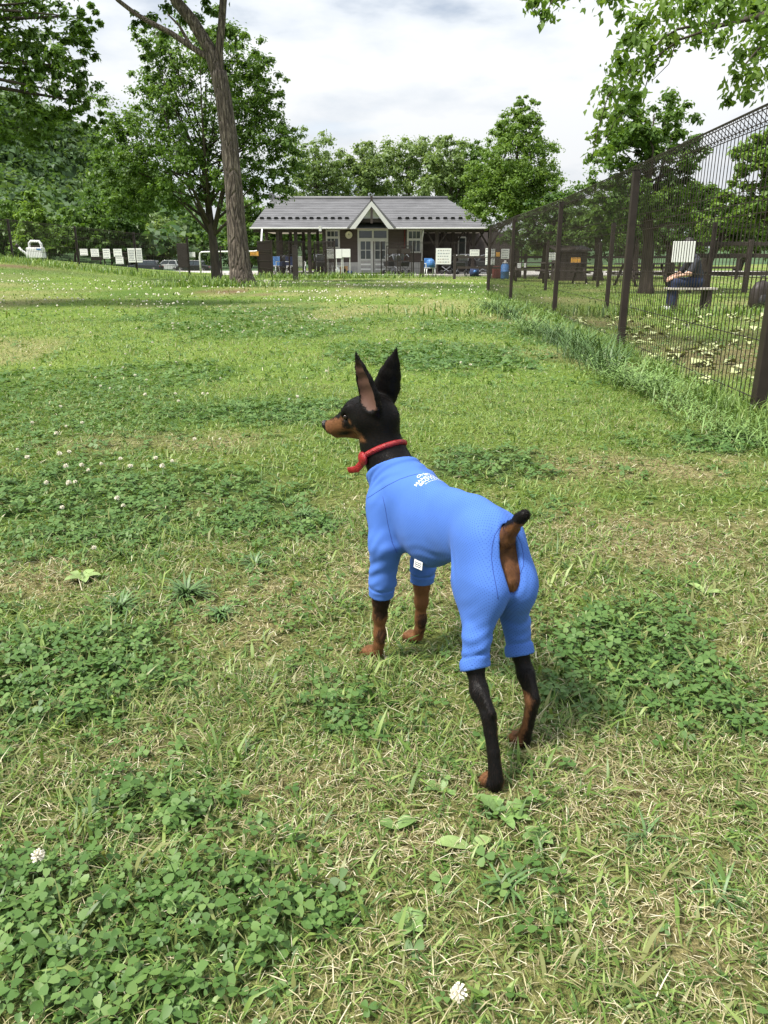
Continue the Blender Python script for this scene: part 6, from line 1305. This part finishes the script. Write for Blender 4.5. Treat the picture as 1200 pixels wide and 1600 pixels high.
def build_weeds():
    g = random.Random(5); W1 = mat('weed_leaf', (.115, .195, .050), .5, var=.25, scale=30, bump=.2, bscale=120); W2 = mat('weed_leaf_pale', (.19, .27, .085), .5, var=.2, scale=30, bump=.2, bscale=120); W3 = mat('tuft_blade', (.080, .150, .045), .5, var=.3, scale=40)
    def plant(u, v, lab, spec, m, name='broadleaf_weed', Lz=0):
        p = gpt(u, v); p.z = float(gz(p.x, p.y)) + Lz; root = empty(name, p, 0, lab, 'weed')
        for (az, L, W, rise, lob) in spec:
            mb = MB(); leaf_blade(mb, (0, 0, .004), R(az), L, W, rise, lob, g); mb.build('leaf', m, root)
        return root
    plant(781, 1276, 'dandelion like weed with jagged leaves in front of the near hind paw', [(100, .038, .0115, .30, 3), (20, .055, .013, .25, 4), (-20, .050, .012, .2, 4), (-70, .045, .010, .3, 3), (150, .045, .012, .5, 3)], W1)
    plant(735, 1330, 'pale broad weed leaf pair lying left of the jagged weed', [(175, .055, .013, .22, 0), (20, .035, .011, .3, 0)], W2)
    plant(618, 1300, 'folded broad leaf weed left of the near hind paw in straw', [(20, .034, .012, .35, 0), (160, .028, .010, .3, 0)], W1)
    plant(690, 1240, 'low jagged weed between the straw and the near hind paw', [(200, .034, .007, .4, 3), (150, .036, .007, .3, 3), (60, .03, .007, .5, 2), (-40, .03, .007, .3, 2)], W1)
    plant(840, 1315, 'small rounded weed with a yellow bud right of the near hind paw', [(a, .026, .009, .35, 0) for a in (0, 60, 130, 190, 260, 320)], W1)
    plant(1100, 932, 'light green dock leaf lying on dry grass right of the dog', [(120, .055, .012, .25, 0), (-15, .055, .012, .2, 0)], W2)
    plant(640, 1450, 'small round leaved weed on the lawn below the dog', [(a, .024, .010, .5, 0) for a in (30, 100, 170, 250, 310)], W1)
    plant(755, 1170, 'small leafy weed between the two hind paws', [(a, .02, .007, .4, 0) for a in (20, 140, 260)], W2)
    plant(130, 910, 'broad leaved weed in the dry grass at the left', [(a, .05, .014, .35, 0) for a in (10, 70, 150, 220, 300)], W2)
    def tuft(u, v, lab, n, L, spread=.9, w=.0028, m=W3):
        p = gpt(u, v); p.z = float(gz(p.x, p.y)); root = empty('grass_tuft', p, 0, lab, 'weed'); mb = MB()
        for k in range(n):
            az = g.uniform(0, 6.28); l = L * g.uniform(.55, 1.1); ln = g.uniform(.2, spread); w_ = w * g.uniform(.7, 1.2); dx, dy = math.cos(az), math.sin(az); s = Vector((-dy, dx, 0)) * w_; b = Vector((g.gauss(0, L * .07), g.gauss(0, L * .07), 0)); vs = []
            for t, ww in ((0, .8), (.35, 1), (.7, .8), (1, .05)):
                an = ln + t * .7; c = b + Vector((dx * math.sin(an), dy * math.sin(an), math.cos(an))) * l * t; vs += [c - s * ww, c + s * ww]
            mb._add(vs, [(2 * i, 2 * i + 1, 2 * i + 3, 2 * i + 2) for i in range(3)], True)
        tag(mb.build('blades', m, root), kind='stuff')
    tuft(292, 932, 'dark grass tuft in the dry patch left of the dog', 90, .085); tuft(345, 960, 'small dark grass tuft right of the larger tuft in dry grass', 45, .06); tuft(190, 955, 'ragged dark grass tuft left of the larger tuft', 70, .07)
    tuft(475, 810, 'small dark tuft left of the dog shoulder', 50, .06); tuft(400, 885, 'bluish green tuft in the straw close to the front leg', 45, .06, 1.1); tuft(790, 1395, 'long bladed grass clump below the near hind paw', 14, .075, 1.35, .0024, W3)
    tuft(1010, 1310, 'long bladed grass clump at the lower right', 22, .065, 1.25, .0022, W3); tuft(1130, 1400, 'dark grass clump near the right edge at the bottom', 26, .065, 1.2, .0022, W3)
    # weeds along the fence
    FW = [mat('verge_grass', (.060, .120, .026), .5, var=.3, scale=20), mat('verge_fresh', (.135, .225, .055), .5, var=.3, scale=20)]
    for k, (u, v, lab, h, n, kind) in enumerate(((940, 578, 'tall dark grass clump at the fence foot near the tall post', .46, 230, 0), (905, 560, 'tall dark grass clump left of the tall fence post', .50, 230, 0), (975, 600, 'leafy bright weed right of the dark clump at the fence', .34, 80, 1), (1015, 615, 'ferny bright weed at the fence foot', .32, 80, 1), (1055, 640, 'short bright weeds below the fence mesh', .25, 50, 1),
        (870, 535, 'grassy weeds at the foot of the third fence post', .48, 190, 0), (835, 520, 'pale feathery weeds between the middle posts', .42, 110, 1), (800, 500, 'weeds at the foot of the second farthest post', .48, 170, 0), (770, 488, 'leafy weeds at the farthest corner post', .46, 120, 1), (1170, 690, 'thin grass at the nearest fence post', .22, 60, 1), (1100, 665, 'low weeds at the fence edge near the nearest post', .18, 50, 1))):
        p = gpt(u, v); p.z = float(gz(p.x, p.y)); root = empty('fence_weed', p, 0, lab, 'weed'); mb = MB()
        for j in range(n):
            az = g.uniform(0, 6.28); l = h * g.uniform(.4, 1.05); ln = g.uniform(.05, .55); w_ = (.0034 if kind == 0 else .0042) * g.uniform(.7, 1.3) * (p.y / 8) ** .5; dx, dy = math.cos(az), math.sin(az); s = Vector((-dy, dx, 0)) * w_; b = Vector((g.gauss(0, .08), g.gauss(0, .22), 0)); vs = []
            for t, ww in ((0, .7), (.35, 1), (.7, .8), (1, .05)):
                an = ln + t * .8; c = b + Vector((dx * math.sin(an), dy * math.sin(an), math.cos(an))) * l * t; vs += [c - s * ww, c + s * ww]
            mb._add(vs, [(2 * i, 2 * i + 1, 2 * i + 3, 2 * i + 2) for i in range(3)], True)
            if kind == 1:
                for q in range(4):
                    t = .35 + .17 * q; an = ln + t * .8; c = b + Vector((dx * math.sin(an), dy * math.sin(an), math.cos(an))) * l * t; leaf_blade(mb, c, az + (1.1 if q % 2 else -1.1), h * .16, h * .016, .3)
        tag(mb.build('blades', FW[kind], root), kind='stuff')
build_grass(); build_weeds()
